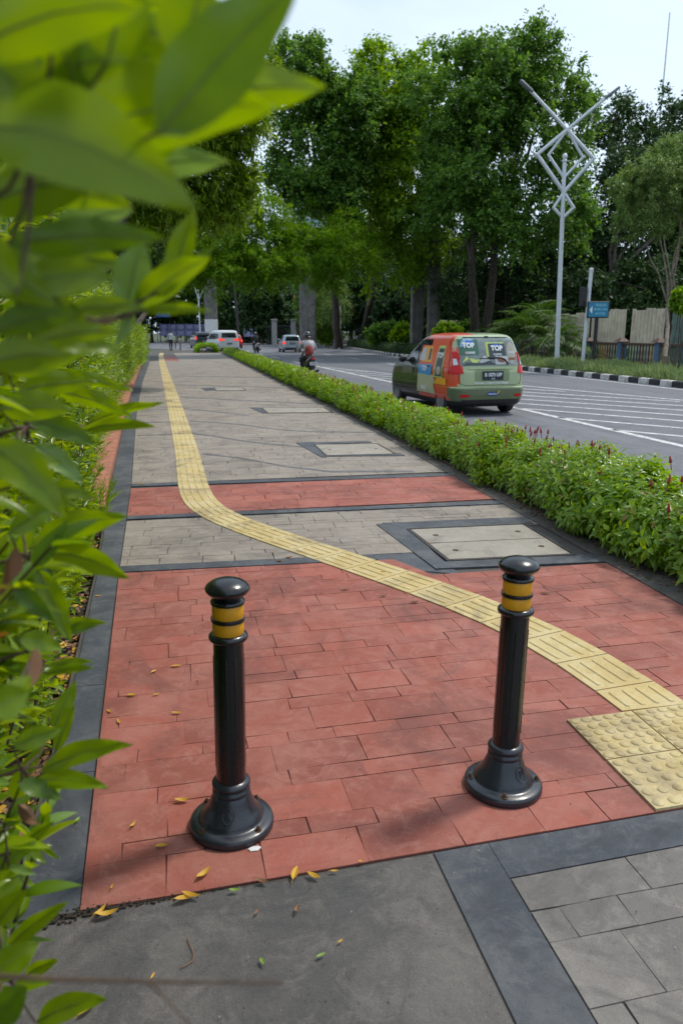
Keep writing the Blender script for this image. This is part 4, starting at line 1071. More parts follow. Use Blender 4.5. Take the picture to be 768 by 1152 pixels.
    en = MB(); en.box(-.13,.12,-.02,.5,.2,.42); en.tube([(-.11,0,.28),(-.14,.4,.36)], .06, 8); en.tube([(-.1,-.03,.30),(-.1,-.12,.62)], .02, 8); en.build('engine', M['iron'], root)
    return root
p = gnd(350,427); rz = math.radians(2)
scooter((p.x,p.y,ROAD), rz, 'black scooter carrying the rider in a pale jacket, beside the hedge', M['scoot'])
rider((p.x,p.y,ROAD), rz, M['cloth_grey'], 'helmeted rider in a pale grey jacket with a red patterned bag, seen from behind')
p = gnd(290,397); rz = math.radians(6)
scooter((p.x,p.y,ROAD), rz, 'distant pale scooter between the white people carrier and the silver hatchback', M['scootw'])
rider((p.x,p.y,ROAD), rz, M['cloth_blk'], 'distant scooter rider in black jacket and helmet, between two cars', False)
def walker(loc, rz, label, top):
    root = empty('person', loc, rz, label, 'person')
    J = [((0,0,.95),.13),((0,.01,1.12),.13),((0,.01,1.32),.145),((0,0,1.42),.10),((0,0,1.50),.05),((0,.01,1.60),.085),((0,.01,1.70),.07)]
    E = [(0,1),(1,2),(2,3),(3,4),(4,5),(5,6)]
    for s in (-1, 1):
        n = len(J); J += [((s*.09,0,.88),.09),((s*.10,.02+s*.05,.5),.062),((s*.10,-.02+s*.1,.10),.045),((s*.10,.12+s*.1,.04),.038)]; E += [(0,n),(n,n+1),(n+1,n+2),(n+2,n+3)]
        n = len(J); J += [((s*.17,0,1.40),.06),((s*.23,.02-s*.05,1.12),.042),((s*.24,.10-s*.08,.88),.033),((s*.24,.12-s*.09,.80),.035)]; E += [(3,n),(n,n+1),(n+1,n+2),(n+2,n+3)]
    b = skin_body('body', J, E, top, root); b.data.materials.append(M['cloth_dark']); b.data.materials.append(M['skin'])
    for p_ in b.data.polygons:
        c = p_.center
        if c.z < .96 and abs(c.x) < .19: p_.material_index = 1
        if c.z > 1.46 or (c.z < .92 and abs(c.x) >= .19): p_.material_index = 2
    h = MB(); h.ell((0,-.01,1.69),(.085,.10,.09), 12); h.build('hair', M['darksteel'], root, smooth=60)
    return root
p = YAT(191.5, 66); walker((p.x, p.y, 0), .3, 'distant walker in a white shirt and dark trousers at the end of the footpath', M['cloth_white'])
# ================================================================== street furniture and structures on the median
def tubes(name, segs, r, m, parent, n=10):
    mb = MB()
    for s in segs:
        for a_, b_ in zip(s, s[1:]):
            e_ = (b_-a_).normalized()*r*.55; mb.tube([a_-e_, b_+e_], r, n)
    return mb.build(name, m, parent, smooth=50)
# decorative twin lamp
LB = XAT(628, 17.8, 0); dl_ = 36.6
lamp = empty('street_lamp', (LB.x, LB.y, -.05), 0, 'tall pale grey street lamp with crossed arms and nested diamond frames', 'street lamp')
def LP(px, py):      # frame plane square to the viewing direction from the footpath
    q = D(px, py, 0); dirx = Vector((math.cos(-YAW), math.sin(-YAW), 0)); r = ray(px, py)
    n = Vector((math.sin(YAW), math.cos(YAW), 0)); t = (Vector((LB.x, LB.y, 0))).dot(n)/r.dot(n)
    v = Vector((0,0,CAMH))+r*t; return v-Vector((LB.x, LB.y, -.05))
mb = MB(); a, b = Vector((0,0,0)), LP(634.8,182)
mb.tube([a, Vector((0,0,.4)), Vector((0,0,.42)), a.lerp(b,.5), b], [.15,.15,.115,.105,.085], 14); mb.build('pole', M['steel'], lamp, smooth=40)
mb = MB(); mb.lathe([(.09,0),(.12,.02),(.12,.08),(.07,.12),(.10,.18),(.12,.25),(.09,.33),(.02,.38)], 16, 0, Matrix.Translation(b)); mb.build('finial', M['steel'], lamp, smooth=50)
tubes('diamond_frame', [[LP(637.7,145.4), LP(604,173.5), LP(634,216), LP(667.3,178), LP(637.7,145.4)]], .085, M['steel'], lamp)
tubes('diamond_frame', [[LP(637.7,145.4), LP(616.7,174), LP(634.2,199.6)],[LP(637.7,145.4), LP(655.4,176.7), LP(634.2,199.6)]], .062, M['steel'], lamp)
tubes('diamond_frame', [[LP(634,216), LP(622.5,233.5), LP(632.8,245), LP(645,233.5), LP(634,216)]], .072, M['steel'], lamp)
for tip, col, kk in (((597,102),(588,93.5),0),((682,109),(692,101.5),1)):
    tubes('arm', [[LP(637.7,145.4), LP(*tip)]], .072, M['steel'], lamp)
    p, q = LP(*tip), LP(*col); d = (q-p).normalized(); mb = MB(); side = Vector((0,0,1)).cross(d).normalized(); up = d.cross(side)
    Mx = Matrix((( d.x, side.x, up.x, p.x),(d.y, side.y, up.y, p.y),(d.z, side.z, up.z, p.z),(0,0,0,1)))
    mb.bbox(-.1,.68,-.14,.14,-.05,.07,.035,0,Mx); h = mb.build('lamp_head', M['concrete'] if 0 else mat('lamp_head_grey',(.16,.18,.2),.4), lamp, smooth=40)
# signal pole with box
pb = XAT(657.5, 18.3, 0); sp = empty('signal_pole', (pb.x, pb.y, -.05), 0, 'plain grey post with a dark signal box, behind the blue direction sign', 'post')
mb = MB(); mb.tube([(0,0,0),(.04,0,2.2),(.09,0,4.38)], .085, 14); mb.build('pole', M['steel'], sp, smooth=40)
mb = MB(); mb.lathe([(.1,4.3),(.1,4.42),(.03,4.46)], 14, 0, Matrix.Translation((.09,0,0))); mb.build('cap', M['steel'], sp, smooth=40)
mb = MB(); mb.bbox(-.36,-.08,-.12,.12,2.75,3.62,.03); mb.box(-.1,.06,-.02,.02,2.9,2.95); mb.box(-.1,.06,-.02,.02,3.4,3.45); bx = mb.build('signal_box', M['plastic'], sp)
mb = MB(); mb.ell((-.22,-.05,3.0),(.1,.1,.1),10); mb.build('signal_hood', M['darksteel'], bx, smooth=50)
# blue direction sign
pb = XAT(670.5, 18.6, 0); sg_ = empty('direction_sign', (pb.x, pb.y, -.05), -YAW+math.radians(-6), 'small blue direction sign with a white left arrow on a black post', 'sign')
mb = MB(); mb.box(-.05,.05,-.03,.03,0,2.3); mb.box(-.11,-.06,-.03,.03,0,2.25); mb.build('post', M['darksteel'], sg_)
mb = MB(); mb.bbox(-.48,.48,-.05,.05,2.24,2.98,.03); mb.build('frame', M['darksteel'], sg_)
mb = MB(); mb.box(-.43,.43,-.058,-.052,2.29,2.93); fc = mb.build('sign_face', mat('sign_blue', (.012,.22,.38), .4, var=.08), sg_)
mb = MB(); mb.add([(-.39,-.062,2.60),(-.27,-.062,2.42),(-.27,-.062,2.78)], [(0,1,2)]); mb.build('arrow', M['letter'], fc)
M['dim_letter'] = mat('faded_lettering', (.25,.5,.6), .5, var=0)
for s_, z_, sz in (('PARKIR', 2.80, .17), ('MOBIL DAN', 2.62, .13), ('MOTOR', 2.43, .14)):
    t = text_mesh(s_, sz, 'lettering', M['dim_letter'], None, .003); t.data.transform(Matrix.Translation((.10,-.061,z_))@Matrix.Rotation(PI/2,4,'X')@Matrix.Scale(.85,4,(1,0,0))); t.parent = fc
# balustrade of coloured balusters
bal = empty('balustrade', (21.5, 0, 0), 0, 'low brown balustrade with coloured balusters and blue posts beyond the verge', 'fence')
M['balbrown'] = mat('brown_rail', (.10,.055,.04), .7, var=.2); M['balblue'] = mat('blue_post', (.10,.17,.28), .7, var=.2)
BC = [mat('baluster_'+n, c, .7, var=.3, scale=6) for n, c in (('ochre',(.3,.2,.05)),('green',(.05,.13,.06)),('brown',(.13,.07,.045)),('teal',(.06,.14,.15)))]
ra = MB(); ra.bbox(-.09,.09,20,50,.94,1.06,.015); ra.bbox(-.10,.10,20,50,-.05,.18,.015); ra.build('rail', M['balbrown'], bal)
rr = random.Random(4); y = 20.3; kk = [MB() for _ in BC]
while y < 50:
    c = rr.choice([0,1,2,1,3,2]); kk[c].lathe([(.045,.18),(.06,.25),(.035,.4),(.055,.6),(.035,.8),(.05,.94)], 8, 0, Matrix.Translation((0,y,0))); y += .24
for k, m_ in zip(kk, BC): o = k.build('baluster', m_, bal, smooth=40); o['kind'] = 'stuff'
py_ = 22.0
while py_ < 50:
    mb = MB(); mb.bbox(-.16,.16,py_-.16,py_+.16,-.05,1.1,.015); po = mb.build('post', M['balblue'], bal)
    mb = MB(); mb.add([(-.3,py_-.3,1.1),(.3,py_-.3,1.1),(.3,py_+.3,1.1),(-.3,py_+.3,1.1),(-.1,py_-.1,1.28),(.1,py_-.1,1.28),(.1,py_+.1,1.28),(-.1,py_+.1,1.28)],
        [(3,2,1,0),(0,1,5,4),(1,2,6,5),(2,3,7,6),(3,0,4,7),(4,5,6,7)]); mb.build('post_cap', M['balbrown'], po); py_ += 3.1
# corrugated sheets standing behind
M['sheet'] = mat('weathered_cream_sheet', (.66,.58,.44), .7, var=.14, scale=2.2); M['sheetg'] = mat('weathered_green_sheet', (.16,.25,.21), .7, var=.2, scale=2)
def sheet(y0, y1, z1, m_, label, x=22.6, tilt=0):
    mb = MB(); n = int((y1-y0)/.025); vs = []; rr = random.Random(int(y0*10)); P0 = .30
    for i in range(n+1):
        y = y0+(y1-y0)*i/n; xo = .05*math.copysign(abs(math.sin(2*PI*y/P0))**.5, math.sin(2*PI*y/P0))
        k = int((y-y0)/.85); zt = z1+.05*math.sin(k*2.3)+tilt*(y-y0)
        vs += [(x+xo,y,.1),(x+xo,y,zt),(x+xo+.004,y,zt),(x+xo+.004,y,.1)]
    for i in range(n):
        a = i*4; mb.f += [(a,a+4,a+5,a+1),(a+1,a+5,a+6,a+2),(a+2,a+6,a+7,a+3)]
    mb.v = vs; mb.m = [0]*len(mb.f); o = mb.build('corrugated_fence', m_); tag(o, label, 'fence', 'corrugated fence sheets')
def yx(px, x=22.6): return XAT(px, x).y
sheet(yx(703.5), yx(664), 2.72, M['sheet'], 'cream corrugated fence sheet directly behind the blue direction sign', tilt=.0)
sheet(yx(747), yx(710), 2.66, M['sheet'], 'cream corrugated fence sheet between the two dark gaps in the fence', tilt=.012)
sheet(yx(800), yx(754), 2.60, M['sheetg'], 'greenish corrugated fence sheet behind the leaning trunk')
sheet(yx(663), yx(612), 2.62, M['sheet'], 'shaded cream corrugated fence sheet beside the palms')
# concrete viaduct pillars without a deck
def pillar(px, x, w, h, label, top=True):
    p = XAT(px, x, -.1) if x > 10 else YAT(px, 112, -.1)
    r = empty('concrete_pillar', p, -YAW*.6, label, 'pillar', 'unfinished concrete viaduct pillars')
    mb = MB(); mb.bbox(-w/2,w/2,-w*.35,w*.35,0,h,.12); mb.build('shaft', M['concrete'], r)
    mb = MB(); mb.bbox(-w*.65,w*.65,-w*.5,w*.5,-.2,.5,.06); mb.build('footing', M['concrete'], r)
    if top:
        mb = MB(); rr = random.Random(int(px))
        for i in range(14): x0 = -w*.42+w*.84*i/13; mb.tube([(x0,-w*.28,h-.1),(x0+rr.uniform(-.05,.05),-w*.28+rr.uniform(-.05,.05),h+rr.uniform(.5,.9))], .025, 5)
        mb.build('reinforcing_bar', M['rust'], r)
    return r
pillar(468.5, 18.4, 1.0, 9.5, 'slim streaked concrete pillar among the median trees right of the rider, the left one of two', False); pillar(486, 19.2, .85, 9.5, 'slim concrete pillar among the median trees right of the rider, the right one of two', False)
pillar(346, 13.6, 1.75, 8.6, 'concrete pillar rising behind the silver hatchback')
pr = pillar(238, 4, 1.75, 9.0, 'farthest concrete pillar, painted pale at its foot')
mb = MB(); mb.bbox(-.9,.9,-.63,.63,.45,3.6,.12); mb.build('painted_foot', M['white'], pr)
# printed barrier boards
M['board'] = mat('barrier_blue_violet', (.24,.25,.46), .6, var=.2, scale=3); M['boardw'] = mat('board_print_white', (.45,.46,.6), .6, var=0)
def board(px, py, wpx, hpx, dist, label):
    p = D(px, py, dist); s = dist/F; r = empty('barrier_board', p, -YAW, label, 'barrier board', 'printed barrier boards closing the far road')
    w_, h_ = wpx*s/2, hpx*s/2
    mb = MB(); mb.box(-w_,w_,-.04,.04,-h_,h_); mb.build('panel', M['board'], r)
    mb = MB(); mb.box(-w_*.6,w_*.6,-.05,-.045,h_*.2,h_*.45); mb.box(-w_*.75,w_*.75,-.05,-.045,-h_*.15,h_*.0); mb.box(-w_*.4,w_*.4,-.05,-.045,-h_*.55,-h_*.4); mb.build('print', M['boardw'], r)
    mb = MB(); mb.tube([(-w_*.9,.08,-h_),(-w_*.9,.08,-p.z-.15)], .05, 6); mb.tube([(w_*.9,.08,-h_),(w_*.9,.08,-p.z-.15)], .05, 6); mb.build('leg', M['darksteel'], r)
words = ['first','second','third','fourth','fifth','sixth','seventh','eighth','ninth','tenth']
for i in range(9):
    board(184+i*9.6, 367.6, 9.0, 6.2, 128, 'blue violet barrier board of the upper row, %s from the left' % words[i])
    board(184+i*9.6, 374.4, 9.0, 6.2, 127.6, 'blue violet barrier board of the lower row, %s from the left' % words[i])
board(280, 367, 11.5, 7.5, 118, 'upper barrier board of the pair above the distant scooter'); board(280, 375, 11.5, 7, 117.6, 'lower barrier board of the pair above the distant scooter')
board(293.5, 372.5, 13, 9, 119, 'barrier board standing right of the stacked pair')
p = D(183.5, 355, 120); bn = empty('blue_banner', p, -YAW, 'plain bright blue banner above the far barrier boards', 'banner')
mb = MB(); mb.box(-1.1,1.1,-.03,.03,-.2,1.1); mb.build('cloth', mat('banner_blue', (.01,.08,.42), .6), bn); mb = MB(); mb.tube([(-1.1,.06,1.1),(-1.1,.06,-5)], .05, 6); mb.tube([(1.1,.06,1.1),(1.1,.06,-5)], .05, 6); mb.build('post', M['darksteel'], bn)
# gate piers and railings behind the silver hatchback
gm = mat('gate_pier_white', (.32,.32,.31), .8, var=.2)
for i, px in enumerate((308.5, 330, 360.5)):
    p = D(px, 374, 100); mb = MB(); mb.bbox(-.32,.32,-.32,.32,-.3,3.1,.04); mb.bbox(-.42,.42,-.42,.42,3.1,3.3,.04)
    o = mb.build('gate_pier', gm); o.location = (p.x, p.y, 0); o.rotation_euler = (0,0,-YAW)
    tag(o, ['white gate pier left of the silver hatchback','white gate pier just above the silver hatchback roof','white gate pier right of the concrete pillar'][i], 'gate pier', 'white gate piers')
rl = MB(); a, b = D(300,374,101), D(395,374,101); a.z = b.z = 0; n = 70
for i in range(n+1): q = a.lerp(b, i/n); rl.box(q.x-.03,q.x+.03,q.y-.03,q.y+.03,0,2.6)
for z in (.3, 2.4): rl.tube([(a.x,a.y,z),(b.x,b.y,z)], .06, 5)
tag(rl.build('iron_railing', M['darksteel']), 'long black iron railing between the white gate piers', 'railing')
# thin posts
def post(px, dist, top, r, m_, name, label, lean=0):
    p = D(px, 374, dist); h = CAMH+(374-top)*dist/F*1.0; mb = MB()
    mb.tube([(0,0,0),(lean*h,0,h)], [r*1.2, r], 10); o = mb.build(name, m_, smooth=50); o.location = (p.x,p.y,-.1); return tag(o, label, 'post')
post(381.5, 78, 344, .14, M['steel'], 'utility_post', 'thin grey post standing between the pillar and the dark trunk')
post(269, 100, 318, .16, M['iron'], 'leaning_post', 'dark slim post leaning left, above the red car', -.06)
fl_ = empty('twin_street_lamp', (D(225,374,96).x, D(225,374,96).y, -.1), -YAW, 'distant slim street lamp with two arms forming a V', 'street lamp')
mb = MB(); mb.tube([(0,0,0),(0,0,7.0)], .09, 8); mb.build('pole', M['steel'], fl_)
for s in (-1, 1):
    mb = MB(); mb.tube([(0,0,5.6),(s*.9 if s > 0 else -.5,0,7.6)], .05, 6); mb.bbox(-.12,.12,-.1,.1,-.04,.04,.02,0,Matrix.Translation((s*.9 if s > 0 else -.5,0,7.6))); mb.build('arm', M['steel'], fl_)
mb = MB(); mb.tube([(-.4,0,4.6),(0,0,5.3),(.0,0,5.9)], .05, 6); mb.build('brace', M['steel'], fl_)
# lattice mast far away
p = D(720, 374, 260); ms = MB(); H_ = 1.54+(374-55)*260/F
for k in range(3):
    a = 2*PI*k/3; ms.tube([(.42*math.cos(a),.42*math.sin(a),0),(.1*math.cos(a),.1*math.sin(a),H_)], .09, 5)
for z in np.arange(60, H_-3, 2.2):
    for k in range(3):
        a, b2_ = 2*PI*k/3, 2*PI*(k+1)/3; r0 = .42-.32*z/H_; ms.tube([(r0*math.cos(a),r0*math.sin(a),z),(r0*math.cos(b2_),r0*math.sin(b2_),z+2.2)], .05, 4)
o = ms.build('radio_mast', M['steel']); o.location = (p.x,p.y,0); tag(o, 'thin lattice radio mast rising above the dark trees', 'mast')
# glass tower glimpsed through the crowns
p = D(352, 374, 330); tw = empty('office_tower', (p.x,p.y,0), -YAW+.3, 'pale blue glass office tower glimpsed between tree crowns', 'building')
mb = MB(); mb.box(-9,9,-9,9,0,61); mb.build('wall', mat('tower_glass', (.28,.42,.5), .3, var=.05), tw)
mb = MB()
for z in range(4, 60, 4): mb.box(-9.1,9.1,-9.1,9.1,z,z+1.1)
mb.build('floor_band', M['white'], tw)
# small buildings behind the planting
def house(px, dist, w_, h_, wallm, roofm, label, rz=0):
    p = D(px, 374, dist); r = empty('small_house', (p.x,p.y,0), -YAW+rz, label, 'building'); d_ = w_*.8
    mb = MB(); mb.box(-w_/2,w_/2,0,d_,0,h_); wl = mb.build('wall', wallm, r)
    mb = MB(); e = .5; mb.add([(-w_/2-e,-e,h_),(w_/2+e,-e,h_),(w_/2+e,d_+e,h_),(-w_/2-e,d_+e,h_),(-w_/2+.5,d_/2,h_+w_*.28),(w_/2-.5,d_/2,h_+w_*.28)],
        [(0,1,5,4),(1,2,5),(2,3,4,5),(3,0,4),(3,2,1,0)]); mb.build('roof', roofm, r)
    for x in (-w_*.25, w_*.25):
        mb = MB(); mb.box(x-.6,x+.6,-.06,.0-.004,h_*.35,h_*.75); wi = mb.build('window', M['white'], r); mb = MB(); mb.box(x-.5,x+.5,-.08,-.062,h_*.38,h_*.72); mb.build('pane', M['glass'], wi)
    mb = MB(); mb.box(-.5,.5,-.06,-.004,0,h_*.7); mb.build('door', M['balbrown'], r)
M['tile'] = mat('orange_roof_tiles', (.42,.13,.06), .8, var=.2, scale=4, bump=.4); M['greyroof'] = mat('grey_roof', (.22,.21,.2), .8, var=.3, scale=3)
M['wall'] = mat('house_wall', (.3,.28,.25), .85, var=.15, scale=2)
house(335, 120, 12, 5.0, M['wall'], M['tile'], 'distant house with an orange tiled roof behind the gate piers'); house(425, 118, 9, 4.2, M['wall'], M['tile'], 'distant house with an orange tiled roof behind the dark trunks')
house(516, 60, 3.0, 1.7, M['wall'], M['greyroof'], 'small grey roofed kiosk behind the wrapped car', .4)
0 and house(716, 46, 3.4, 2.6, mat('ochre_wall', (.32,.26,.14), .8), M['greyroof'], 'ochre shack showing through the gap in the fence', .2)
# overhead cable
cb_ = MB(); a, b = D(262,205,44), D(350,262,60); cb_.tube([a.lerp(b,t)+Vector((0,0,-1.6*t*(1-t))) for t in np.linspace(-1.2,1.6,24)], .022, 5)
tag(cb_.build('overhead_cable', M['darksteel']), 'single dark overhead cable slanting across the sky gap', 'cable')
# low terracotta planter kerb on the left
tk = MB()
for a, b in zip([6.5,8,10,12,15,20,28],[8,10,12,15,20,28,38]):
    tk.poly(ccw([(xout(a)-.26,a),(xout(a)-.012,a),(xout(b)-.012,b-.004),(xout(b)-.26,b-.004)]), -.2, .085)
tag(tk.build('planter_wall', M['terra']), 'low terracotta kerb wall between the charcoal border and the left shrubs', 'wall')
# ================================================================== vegetation
LM = {}
LEAFW = leaf_tpl(6, .5, .12, .3); LEAFW3 = leaf_tpl(3, .46, .1, .25)
LM['near'] = leafmat('shrub_leaf_glossy', (.30,.42,.006), (.08,.18,.005), .5, .3, old=(.20,.09,.03))
LM['nearpale'] = leafmat('shrub_leaf_sheen', (.24,.36,.09), (.15,.27,.05), .35, .25)
LM['neardark'] = leafmat('shrub_leaf_dark', (.07,.14,.012), (.13,.24,.012), .4, .35)
LM['hedge'] = leafmat('hedge_leaf', (.24,.38,.012), (.09,.20,.01), .47, .33, old=(.24,.16,.03))
LM['t_green'] = leafmat('tree_leaf_green', (.16,.30,.045), (.04,.11,.026), .45, .5, spec=.25)
LM['t_bright'] = leafmat('tree_leaf_bright', (.26,.42,.03), (.07,.17,.02), .48, .5, spec=.25)
LM['t_dark'] = leafmat('tree_leaf_dark', (.055,.11,.03), (.025,.062,.02), .3, .5, spec=.3)
LM['t_acacia'] = leafmat('feathery_leaf', (.17,.32,.016), (.08,.19,.012), .5, .5, spec=.2)
LM['t_pale'] = leafmat('pale_narrow_leaf', (.22,.33,.09), (.12,.20,.05), .3, .5, spec=.3)
LM['t_side'] = leafmat('side_tree_leaf', (.24,.37,.016), (.045,.11,.012), .48, .42, spec=.4)
LM['palm'] = leafmat('palm_leaflet', (.07,.16,.014), (.03,.08,.012), .3, .45)
LM['grass'] = leafmat('verge_blade', (.25,.32,.13), (.10,.17,.05), .35, .5)
LM['flower'] = mat('red_flower_spike', (.34,.03,.02), .6, var=.4, scale=120)
def rnd_dir(rs, n): return unit(rs.normal(size=(n,3)))
def crown_pts(blobs, ncl, rs, shell=.55):
    vol = np.array([b[1][0]*b[1][2]*(b[2] if len(b) > 2 else 1) for b in blobs]); vol = vol/vol.sum()
    ks = rs.choice(len(blobs), ncl, p=vol); C = np.array([list(b[0]) for b in blobs])[ks]; R = np.array([list(b[1]) for b in blobs])[ks]
    d = rnd_dir(rs, ncl); u = shell+(1-shell)*rs.rand(ncl)**.7
    lump = 1+.16*np.sin(d[:,0]*5+ks*1.7)*np.cos(d[:,2]*6+ks)+.06*np.clip(rs.normal(size=ncl),-2,1.5)
    return C+d*R*(u*lump)[:,None], d
def crown(name, blobs, ncl, nper, cr, ls, m, parent, seed, flat=.55, droop=.25, tpl=None, spread=1.0, lw=1.0, shell=.5):
    """each clump is a handful of drooping twigs set with leaves"""
    rs = np.random.RandomState(seed); c, d = crown_pts(blobs, ncl, rs, shell); nt_ = 7
    tw = unit(d[:,None,:]*.8+rs.normal(size=(ncl,nt_,3))*.75+np.array([0,0,.25])); L = cr*rs.uniform(.55,1.55,(ncl,nt_))
    k = max(2, nper//nt_); T = np.repeat(tw.reshape(-1,3), k, 0); LL = np.repeat(L.reshape(-1), k); C = np.repeat(np.repeat(c, nt_, 0), k, 0)
    n = len(T); t = .12+.88*rs.rand(n)
    p = C+T*(LL*t)[:,None]+np.clip(rs.normal(size=(n,3)),-1.4,1.4)*(cr*.10); p[:,2] -= droop*LL*t*t*.55
    side = unit(np.cross(T, rs.normal(size=(n,3))))
    ax = unit(T*.7+side*.9+np.array([0,0,-droop*.8])+rs.normal(size=(n,3))*.25)
    hint = unit(np.array([0,0,1.0])+rs.normal(size=(n,3))*.45+T*.3)
    X, Y, Z = frames(ax, hint); s = ls*rs.uniform(.6,1.3,n)*(1.15-.45*t)
    tv, tf = tpl or RHOMB
    return scatter(name, tv, tf, p, X, Y, Z, np.stack([s*lw, s, s], 1), m, parent)
def B(px, py, rx, ry, dist, wgt=1.0, dz=.9):
    s = dist/F; c = D(px, py, dist); return (c, (rx*s, (rx+ry)*.5*s*dz, ry*s), wgt)
def limb(mb, a, b, r0, r1, rr, n=6, wob=.06, sides=7, bd=.08):
    a, b = Vector(a), Vector(b); L = (b-a).length; pts = []; rad = []
    bend = Vector((rr.uniform(-1,1), rr.uniform(-1,1), rr.uniform(.0,1)))*L*bd
    for i in range(n+1):
        t = i/n; p = a.lerp(b, t)+bend*math.sin(PI*t)
        if 0 < i < n: p += Vector((rr.gauss(0,1), rr.gauss(0,1), rr.gauss(0,.6)))*L*wob*.3
        pts.append(p); rad.append(r0+(r1-r0)*t**.8)
    mb.tube(pts, rad, sides); return pts
def tree(label, base, blobs, tr, m, ncl=420, nper=60, cr=.9, ls=.26, seed=1, bark=None, droop=.25, flat=.55, trunks=1, tops=None, group='street trees', name='broadleaf_tree', lw=1.0, tpl=None, shell=.5, nl=18):
    rr = random.Random(seed); root = empty(name, base, 0, label, 'tree', group); bk = bark or M['bark']
    bo = [(b[0]-Vector(base), b[1], b[2]) for b in blobs]
    if len(blobs) > 4:
        ex = []
        for c, r, w_ in bo:
            for k in range(5):
                d = Vector((rr.gauss(0,1), rr.gauss(0,1), rr.gauss(.25,1))).normalized(); f = rr.uniform(.28,.46)
                ex.append((c+Vector((d.x*r[0], d.y*r[1], d.z*r[2]))*.92, (r[0]*f, r[1]*f, r[2]*f*.8), w_*1.6))
        bo = [(c, tuple(q*.86 for q in r), w_) for c, r, w_ in bo]+ex
    cen = sum((b[0]*b[2] for b in bo), Vector())/sum(b[2] for b in bo); low = min(b[0].z-b[1][2] for b in bo)
    tmb = MB(); forks = []
    for k in range(trunks):
        top = Vector(tops[k])-Vector(base) if tops else Vector((cen.x*.5, cen.y*.5, max(low+.8, cen.z*.45)))
        off = Vector(((k-(trunks-1)/2)*tr*1.6, 0, -.2)); pts = limb(tmb, off, top, tr*1.15, tr*.62, rr, 9, .015, 12, .02); forks += [(top, tr*.55), (pts[6], tr*.6)]
        tmb.tube([off+Vector((0,0,-.2)), off+Vector((0,0,.25)), off+Vector((0,0,.9))], [tr*1.7, tr*1.35, tr*1.12], 12)
    tk = tmb.build('trunk', bk, root, smooth=60)
    lm = MB()
    for i, b in enumerate(bo[:len(blobs) if 'feathery' not in label else 2]):
        f, fr = min(forks, key=lambda q: (q[0]-b[0]).length+rr.random()); limb(lm, f, b[0], fr*.8, fr*.25, rr)
    rs = np.random.RandomState(seed); cp, dd = crown_pts(bo, nl, rs, .6)
    for c in (cp if 'feathery' not in label else []):
        c = Vector(c); b = min(bo, key=lambda q: (q[0]-c).length); limb(lm, b[0], c, tr*.2, tr*.05, rr, 4, .08, 5)
    lm.build('limb', bk, root, smooth=60)
    crown('crown', bo, ncl, nper, cr, ls, m, root, seed, flat, droop, tpl, lw=lw, shell=shell)
    return root
# ---- big trees beyond the road
dd = 47
tree('tall round crowned tree with two leaning trunks behind the wrapped car', XAT(541, 21.5, 0), [B(560,98,72,46,dd,1.2),B(612,100,50,58,dd),B(505,92,42,42,dd),B(585,165,88,70,dd+1,1.5),B(520,190,58,75,dd,1.2),B(610,225,62,55,dd+1,1.2),B(540,66,36,20,dd,.6),B(632,80,28,20,dd,.5),B(540,255,60,48,dd+1),B(572,52,28,13,dd,.3),B(655,140,22,40,dd+1,.4),B(500,130,40,40,dd,.8)],
     .36, LM['t_green'], 1000, 80, .95, .29, 3, trunks=2, tops=[D(530,292,48), D(556,285,49)], droop=.3)
tree('tree with light green top clumps between the two tallest crowns', XAT(405, 20.5, 0), [B(432,98,40,34,54,1),B(456,74,26,16,54,.4),B(420,150,42,58,54,1.1),B(455,190,58,80,54,1.6),B(470,120,38,48,54,1),B(415,235,42,48,54,1),B(470,265,46,40,55,1),B(412,84,12,10,54,.2),B(440,300,30,25,55,.6)],
     .42, LM['t_bright'], 1000, 80, .95, .30, 5, droop=.35)
tree('very dark tall tree at the edge of the open sky, behind the blurred leaves', XAT(405.5, 16.3, 0)+Vector((0,10,0)), [B(343,84,32,42,50,1),B(330,56,20,18,50,.4),B(362,105,24,30,50,.6),B(352,175,50,55,51,1.3),B(390,150,34,60,52,1.2),B(340,215,34,28,51,.6),B(385,215,30,45,52,.9),B(320,110,30,50,50,.8)],
     .42, LM['t_green'], 700, 80, .9, .30, 8, droop=.3)
tree('dark spreading tree behind the street lamp', XAT(668, 27, 0), [B(700,165,46,52,58,1.2),B(742,150,42,44,58,1),B(690,250,70,80,57,1.6),B(752,250,52,80,57,1.4),B(640,290,60,55,56,1.2),B(778,150,34,46,58,.7),B(612,300,50,52,56,1),B(725,325,80,32,52,1),B(705,125,20,16,58,.3),B(660,335,50,22,52,.8)],
     .4, LM['t_dark'], 1000, 75, 1.1, .32, 11, droop=.2)
tree('dark lower tree filling the gap left of the palms', XAT(590, 25, 0), [B(590,310,60,40,56,1),B(520,315,50,38,58,1),B(555,285,50,40,57,1),B(480,310,40,45,66,1),B(625,335,40,28,52,.6)], .3, LM['t_dark'], 420, 60, 1.1, .3, 13)
tb_ = XAT(752, 18.4, -.05)
_sm = tree('small tree with pale forked trunk and soft grey green crown', tb_, [B(738,222,46,36,32,1.3),B(758,188,34,26,32,1),B(712,238,26,24,32,.7),B(768,240,34,40,32,1),B(725,200,24,18,32,.5),B(775,165,24,20,32,.5)],
     .11, LM['t_pale'], 520, 70, .36, .17, 17, M['barkl'], trunks=1, tops=[D(751,342,32)], lw=.45, droop=.5)
